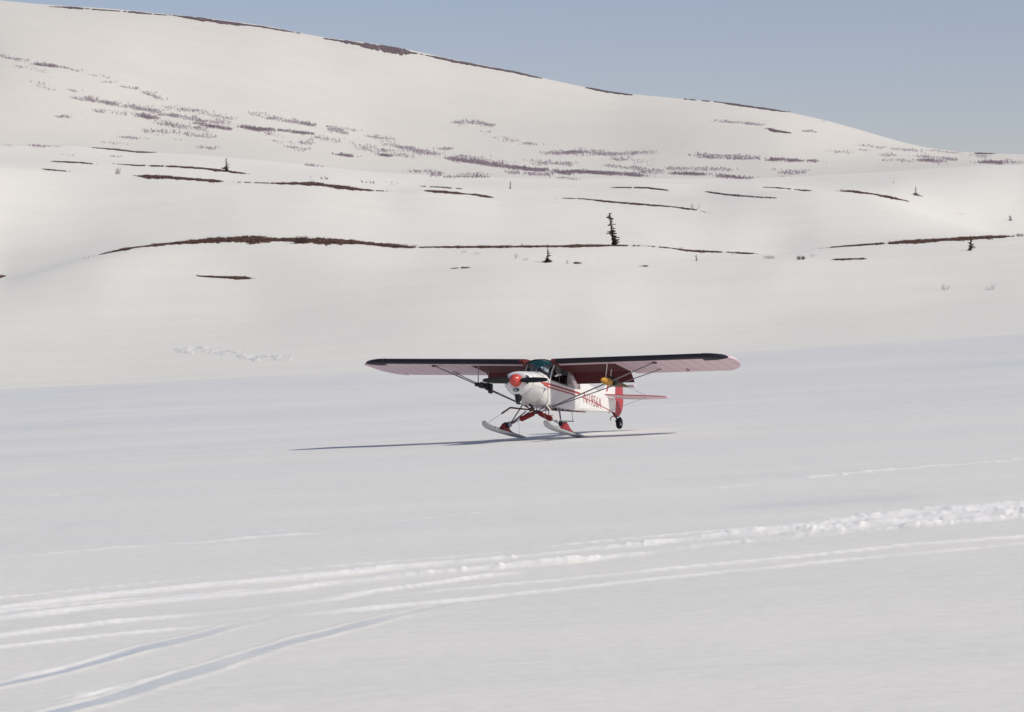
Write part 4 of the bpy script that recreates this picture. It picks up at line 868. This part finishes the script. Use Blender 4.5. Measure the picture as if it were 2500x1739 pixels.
mb = MB(); mb.loft([[(x, y, z-.1*(abs(y)/.4)**3) for y in np.linspace(-.39, .39, 7)] for x, z in ((-.20, .047), (-.33, .062), (-.62, .045), (-.95, .01))], closed=False, cap=False); P(mb, 'skylight', TEAL, label='green-tinted skylight between the wing roots')
mb = MB(); mb.tube([(-.20, y, .047-.1*(abs(y)/.4)**3) for y in np.linspace(-.39, .39, 7)], .018, 8); P(mb, 'roof_bow', BLACK)
for s in (1, -1):
    for nm, x0, x1, zt0, zt1, gm in (('side_window', -.06, -1.08, -.05, -.10, GLASS_S), ('rear_side_window', -1.12, -1.93, -.12, -.22, MILKY)):
        mb = MB(); y = (.378 if nm == 'side_window' else .366)*s
        if nm == 'side_window': pts = [(-.06, sill(-.06)), (x1, sill(x1)), (x1, zt1), (-.30, -.06)]
        else: pts = [(x0, sill(x0)), (x1+.12, sill(x1)), (x1, zt1-.05), (x1+.1, zt1), (x0, zt0)]
        yy = lambda x: hw(x)*s
        vs = [(x, yy(x), z) for x, z in pts]; mb.add(vs, [tuple(range(len(vs)))]); swn = P(mb, nm, gm)
        mb = MB(); mb.tube([(x, yy(x)+.004*s, z) for x, z in pts+pts[:1]], .012, 6, cap=False); P(mb, 'window_frame', STEEL, swn)
    mb = MB(); mb.tube([(-1.10, hw(-1.1)*s, sill(-1.1)), (-1.10, .40*s, -.06)], .018, 8); P(mb, 'door_post', STEEL, fus)
    mb = MB(); mb.tube([(-.62, hw(-.6)*s*.97, sill(-.6)), (-.62, .385*s, -.04)], .009, 6); P(mb, 'window_bar', STEEL, fus)

# ---- tail
def slab(outline, th, axis, off_=0):
    """a thin rounded-edged panel from an outline in two axes"""
    mb = MB(); c = Vector((sum(p[0] for p in outline)/len(outline), sum(p[1] for p in outline)/len(outline)))
    secs = []
    for k, o in ((.985, -th), (1, -th*.5), (1, th*.5), (.985, th)):
        ring = []
        for p in outline:
            q = c+(Vector(p)-c)*k
            ring.append((q.x, off_+o, q.y) if axis == 'y' else (q.x, q.y, off_+o))
        secs.append(ring)
    return mb.loft(secs)
fin = P(slab([(-3.72, -.47), (-3.95, -.36), (-4.3, -.16), (-4.6, .02), (-4.86, .10), (-4.87, -.86), (-4.6, -.5)], .022, 'y'), 'fin', WHITE)
mb = MB(); mb.add([(-4.28, .026, -.36), (-4.36, .026, -.33), (-4.42, .026, -.20), (-4.36, .026, -.14), (-4.30, .026, -.22)], [(0, 1, 2, 3, 4)]); mb.add([(-4.28, -.026, -.36), (-4.36, -.026, -.33), (-4.42, -.026, -.20), (-4.36, -.026, -.14), (-4.30, -.026, -.22)], [(4, 3, 2, 1, 0)]); P(mb, 'fin_emblem', RED, fin)
P(slab([(-4.885, .14), (-5.0, .17), (-5.16, .13), (-5.27, .02), (-5.35, -.15), (-5.39, -.35), (-5.42, -.52), (-5.40, -.68), (-5.33, -.82), (-5.2, -.93), (-5.02, -.99), (-4.89, -.99)], .022, 'y'), 'rudder', RED)
for s in (1, -1):
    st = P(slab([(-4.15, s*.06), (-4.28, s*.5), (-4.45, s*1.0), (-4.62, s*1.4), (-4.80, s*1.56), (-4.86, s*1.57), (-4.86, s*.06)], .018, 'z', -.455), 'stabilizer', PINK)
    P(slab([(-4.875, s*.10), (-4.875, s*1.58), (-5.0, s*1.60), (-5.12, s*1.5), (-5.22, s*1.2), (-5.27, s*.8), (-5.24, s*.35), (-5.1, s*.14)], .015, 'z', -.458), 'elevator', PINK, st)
    mb = MB(); mb.tube([(-4.12, s*.06, -.45), (-4.26, s*.5, -.45), (-4.44, s*1.0, -.452), (-4.61, s*1.41, -.452), (-4.80, s*1.575, -.453)], .013, 8); P(mb, 'stabilizer_edge', RED, st)
    mb = MB(); mb.tube([(-4.7, 0, .0), (-4.7, s*1.1, -.45)], .005, 5); mb.tube([(-4.5, s*.02, -.86), (-4.7, s*1.1, -.46)], .005, 5); P(mb, 'brace_wire', STEEL, st)
# tail wheel
tw = MB(); tw.tube([(-4.78, 0, -.86), (-4.95, 0, -.955), (-5.08, 0, -1.02), (-5.17, 0, -1.06)], [.03, .028, .026, .03], 8); tail = P(tw, 'tail_wheel', BLACK)
mb = MB(); mb.lathe([(-.05, .07), (-.055, .11), (-.04, .145), (0, .158), (.04, .145), (.055, .11), (.05, .07)], (-5.25, 0, -1.13), 22, 'y'); P(mb, 'tyre', RUBBER, tail)
mb = MB(); mb.lathe([(-.055, .02), (-.052, .075), (.052, .075), (.055, .02)], (-5.25, 0, -1.13), 16, 'y'); P(mb, 'rim', STEEL, tail)
mb = MB()
for s in (1, -1): mb.tube([(-5.14, s*.02, -1.05), (-5.17, s*.08, -1.06), (-5.25, s*.08, -1.13)], .016, 6); mb.tube([(-4.93, s*.03, -.95), (-5.0, s*.16, -1.0), (-5.05, s*.17, -1.07)], .012, 6)
P(mb, 'fork', BLACK, tail)

# ---- undercarriage with skis
cab = Vector((-.12, 0, -1.33))
mb = MB(); mb.tube([(.02, .30, -1.17), cab+Vector((.02, .03, 0))], .016, 7); mb.tube([(.02, -.30, -1.17), cab+Vector((.02, -.03, 0))], .016, 7); mb.tube([(-.72, .3, -1.17), cab], .014, 7); mb.tube([(-.72, -.3, -1.17), cab], .014, 7); mb.box(cab, (.12, .14, .10)); mb.box(cab+Vector((.1, -.10, .06)), (.1, .12, .09))
gear = P(mb, 'landing_gear', RUST)
for s in (1, -1):
    yc = .05; AX = Vector((.04, yc+s*.86, -1.685)); inb = AX+Vector((0, -s*.13, .03))
    mb = MB(); mb.tube([(.03, s*.35, -1.165), inb], .026, 8, flat=.6); P(mb, 'gear_leg', CREAM if s > 0 else STRUT, gear)
    mb = MB(); mb.tube([(-.72, s*.35, -1.165), inb+Vector((-.03, 0, 0))], .020, 8, flat=.6); P(mb, 'gear_leg', STRUT, gear)
    mb = MB(); a0 = cab+Vector((0, s*.05, -.02)); mb.tube([a0, inb+Vector((0, 0, -.02))], .012, 7); P(mb, 'shock_strut', STEEL, gear)
    mb = MB(); c0 = a0.lerp(inb, .03); c1 = a0.lerp(inb, .60); mb.tube([c0, a0.lerp(inb, .07), a0.lerp(inb, .3), a0.lerp(inb, .55), c1], [.04, .062, .066, .070, .045], 12); P(mb, 'shock_cover', BUNGEE, gear)
    mb = MB(); mb.tube([inb, AX+Vector((0, s*.03, 0))], .034, 10); mb.box(inb, (.12, .07, .13)); P(mb, 'axle', STEEL if s < 0 else BLACK, gear)
    # ski
    tilt = math.radians(2.2); Rt = Matrix.Rotation(-tilt, 3, 'Y')
    ky = AX.y+s*.02; org = Vector((.08, ky, -1.895))
    def sk(x, y, z): return org + Rt @ Vector((x, y, z))
    prof = [(-1.14, .03, .07, .015), (-1.0, .012, .10, .022), (-.6, .0, .125, .034), (0, .0, .14, .036), (.5, .004, .14, .036), (.8, .025, .135, .034), (.98, .062, .12, .03), (1.08, .10, .095, .026), (1.14, .145, .05, .02)]
    mb = MB(); mb.loft([[sk(x, y*wd, z+zz) for y, zz in ((1, 0), (.55, -.006), (0, -.01), (-.55, -.006), (-1, 0), (-1.02, t), (-.5, t+.006), (0, t+.008), (.5, t+.006), (1.02, t))] for x, z, wd, t in prof])
    ski = P(mb, 'ski', SKIW, ang=50)
    mb = MB(); mb.loft([[sk(x, y*wd*.97, z+t+zz) for y, zz in ((-1, .004), (-.9, .022), (0, .03), (.9, .022), (1, .004))] for x, z, wd, t in prof[:6]], closed=False, cap=False); P(mb, 'ski_deck', RUST, ski)
    mb = MB(); pr_ = [(.62, .03, .055), (.45, .05, .06), (.22, .07, .07), (.10, .17, .07), (.04, .235, .065), (-.08, .235, .065), (-.16, .16, .07), (-.32, .085, .07), (-.55, .05, .055), (-.66, .035, .04)]
    mb.loft([[sk(x, -wd*1.15, .045), sk(x, -wd, z*.6+.03), sk(x, -wd*.6, z+.02), sk(x, wd*.6, z+.02), sk(x, wd, z*.6+.03), sk(x, wd*1.15, .045)] for x, z, wd in pr_]); P(mb, 'ski_pedestal', DULLRED, ski, label='red ski pedestal')
    mb = MB(); mb.box(AX+Vector((0, -s*.06, .0)), (.15, .10, .14)); mb.lathe([(-.06, .05), (.06, .05)], AX+Vector((.0, -s*.02, .03)), 12, 'y'); P(mb, 'axle_hub', BLACK, ski)
    # rigging
    tip = sk(1.0, 0, .11); rear = sk(-.9, 0, .05)
    if s < 0:
        k0 = Vector((.18, -.62, -1.24)); k1 = k0.lerp(tip, .36)
        mb = MB(); mb.tube([cab+Vector((.05, -.2, .06)), k0, k1], [.02, .024, .026], 8); P(mb, 'rigging_spring', RUST, ski)
        mb = MB(); mb.tube([k1, tip], .005, 5); P(mb, 'rigging_cable', STEEL, ski)
        mb = MB(); mb.tube([cab+Vector((-.05, -.12, 0)), (-.1, -.5, -1.55), rear], .004, 5); P(mb, 'rigging_cable', STEEL, ski)
        mb = MB(); mb.tube([cab+Vector((.05, -.28, .02)), inb+Vector((.03, .05, .02))], .017, 7); P(mb, 'shock_strut', RUST, ski)
    else:
        mb = MB(); mb.tube([(.1, .2, -1.2), tip], .004, 5); P(mb, 'rigging_cable', STEEL, ski)
        mb = MB(); mb.tube([cab+Vector((-.05, .1, 0)), rear], .004, 5); P(mb, 'rigging_cable', STEEL, ski)

# ---- rails slung under the belly
mb = MB(); mb.tube([(-.02, .30, -1.24), (-.6, .30, -1.235), (-2.42, .30, -1.10)], .016, 8)
rail = P(mb, 'belly_rail', RUST)
for x in (-.1, -.62, -1.05, -1.35, -1.9):
    mb = MB(); mb.tube([(x, .30, zb(x)), (x, .30, float(np.interp(-x, [.6, 2.42], [-1.235, -1.10])))], .011, 6); mb.box((x, .30, float(np.interp(-x, [.6, 2.42], [-1.225, -1.09]))), (.05, .04, .05)); P(mb, 'rail_bracket', BLACK, rail)
mb = MB(); mb.tube([(-.5, .36, -1.52), (-1.6, .36, -1.43)], .013, 7); mb.tube([(.05, .3, -1.41), (-.45, .3, -1.40)], .011, 6); mb.tube([(-1.58, .35, -1.43), (-1.56, .31, -1.17)], .007, 5); mb.tube([(-.2, .3, -1.2), (-.22, .3, -1.41)], .013, 6); mb.tube([(-.03, .3, -1.2), (-.03, .3, -1.41)], .006, 5); P(mb, 'boarding_step', RUST, rail)

# ------------------------------------------------------------------ the pilot, seated in the cabin
def person():
    J = {'pelvis': ((-.80, 0, -.78), .135), 'waist': ((-.84, 0, -.62), .14), 'chest': ((-.86, 0, -.45), .155), 'neck0': ((-.84, 0, -.325), .075), 'neck': ((-.82, 0, -.265), .055), 'head0': ((-.80, 0, -.20), .078), 'head': ((-.79, 0, -.12), .082),
         'shL': ((-.85, .17, -.37), .07), 'elL': ((-.70, .24, -.58), .05), 'wrL': ((-.48, .18, -.62), .036), 'haL': ((-.40, .16, -.61), .034),
         'shR': ((-.85, -.17, -.37), .07), 'elR': ((-.70, -.24, -.60), .05), 'wrR': ((-.46, -.08, -.68), .036), 'haR': ((-.38, -.05, -.68), .034),
         'hipL': ((-.74, .09, -.80), .095), 'knL': ((-.32, .13, -.76), .07), 'anL': ((-.14, .14, -.97), .045),
         'hipR': ((-.74, -.09, -.80), .095), 'knR': ((-.32, -.13, -.76), .07), 'anR': ((-.14, -.14, -.97), .045)}
    E = [('pelvis', 'waist'), ('waist', 'chest'), ('chest', 'neck0'), ('neck0', 'neck'), ('neck', 'head0'), ('head0', 'head'), ('chest', 'shL'), ('shL', 'elL'), ('elL', 'wrL'), ('wrL', 'haL'), ('chest', 'shR'), ('shR', 'elR'), ('elR', 'wrR'), ('wrR', 'haR'),
         ('pelvis', 'hipL'), ('hipL', 'knL'), ('knL', 'anL'), ('pelvis', 'hipR'), ('hipR', 'knR'), ('knR', 'anR')]
    names = list(J); base = Vector((-.80, 0, -.90))
    me = bpy.data.meshes.new('body'); me.from_pydata([Vector(J[n][0])-base for n in names], [(names.index(a), names.index(b)) for a, b in E], [])
    o = bpy.data.objects.new('body', me); COL.objects.link(o)
    md = o.modifiers.new('skin', 'SKIN'); o.modifiers.new('sub', 'SUBSURF').levels = 2
    if not me.skin_vertices: 
        import bmesh
        bm = bmesh.new(); bm.from_mesh(me); bm.verts.layers.skin.verify(); bm.to_mesh(me); bm.free()
    for i, n in enumerate(names):
        r = J[n][1]; me.skin_vertices[0].data[i].radius = (r, r*(.75 if n in ('waist', 'chest', 'pelvis') else 1))
    me.skin_vertices[0].data[0].use_root = True
    dg = bpy.context.evaluated_depsgraph_get(); m2 = bpy.data.meshes.new_from_object(o.evaluated_get(dg)); COL.objects.unlink(o); bpy.data.objects.remove(o)
    m2.materials.clear(); m2.materials.append(JACKET); m2.materials.append(SKIN); m2.name = 'person'
    for p in m2.polygons:
        p.use_smooth = True; c = p.center + base
        if c.z > -.275 or c.x > -.47 and abs(c.y) < .26 and c.z > -.72 and c.z < -.58: p.material_index = 1
    ob = bpy.data.objects.new('person', m2); COL.objects.link(ob)
    ob.matrix_world = plane.matrix_world @ Matrix.Translation(base-AO+Vector((-.16, 0, -.06)))
    tag(ob, 'pilot in a dark jacket and dark cap seated in the cabin', 'person')
    def ch(mb, nm, m): 
        c = mb.build(nm, m, ob, off=base); return c
    mb = MB(); mb.lathe([(-.145, .088), (-.10, .094), (-.05, .082), (-.02, .05), (-.008, .004)], (-.79, 0, 0), 16, 'z'); mb.box((-.69, 0, -.135), (.09, .13, .012)); ch(mb, 'cap', HAIR)
    mb = MB()
    for s in (1, -1): mb.lathe([(-.015, .045), (.02, .045)], (-.79, s*.09, -.175), 12, 'y')
    mb.tube([(-.79, -.09, -.15), (-.79, -.06, -.03), (-.79, 0, 0), (-.79, .06, -.03), (-.79, .09, -.15)], .008, 6); ch(mb, 'headset', BLACK)
    mb = MB(); mb.loft([[(-.715, y, z) for y, z in ((.012, -.21), (0, -.19), (-.012, -.21), (0, -.215))], [(-.688, y, z) for y, z in ((.016, -.222), (0, -.212), (-.016, -.222), (0, -.228))]]); ch(mb, 'nose', SKIN)
    for s in (1, -1): mb = MB(); mb.lathe([(-.008, .012), (.004, .010)], (-.712, s*.032, -.175), 8, 'x'); ch(mb, 'eye', HAIR)
    for hx, sy in (((-.40, .16, -.61), 1), ((-.38, -.05, -.68), -1)):
        H_ = Vector(hx); mb = MB()
        for k in range(4):
            y0 = (k-1.5)*.018; l = (.05, .058, .055, .045)[k]
            mb.tube([H_+Vector((.0, y0, .01)), H_+Vector((.035, y0, .012)), H_+Vector((.035+l*.5, y0, -.01)), H_+Vector((.03+l*.4, y0, -.03))], [.010, .0095, .009, .007], 6)
        mb.tube([H_+Vector((-.01, -.03*sy, 0)), H_+Vector((.02, -.045*sy, -.01)), H_+Vector((.045, -.035*sy, -.03))], [.011, .010, .008], 6)
        ch(mb, 'hand', SKIN)
person()
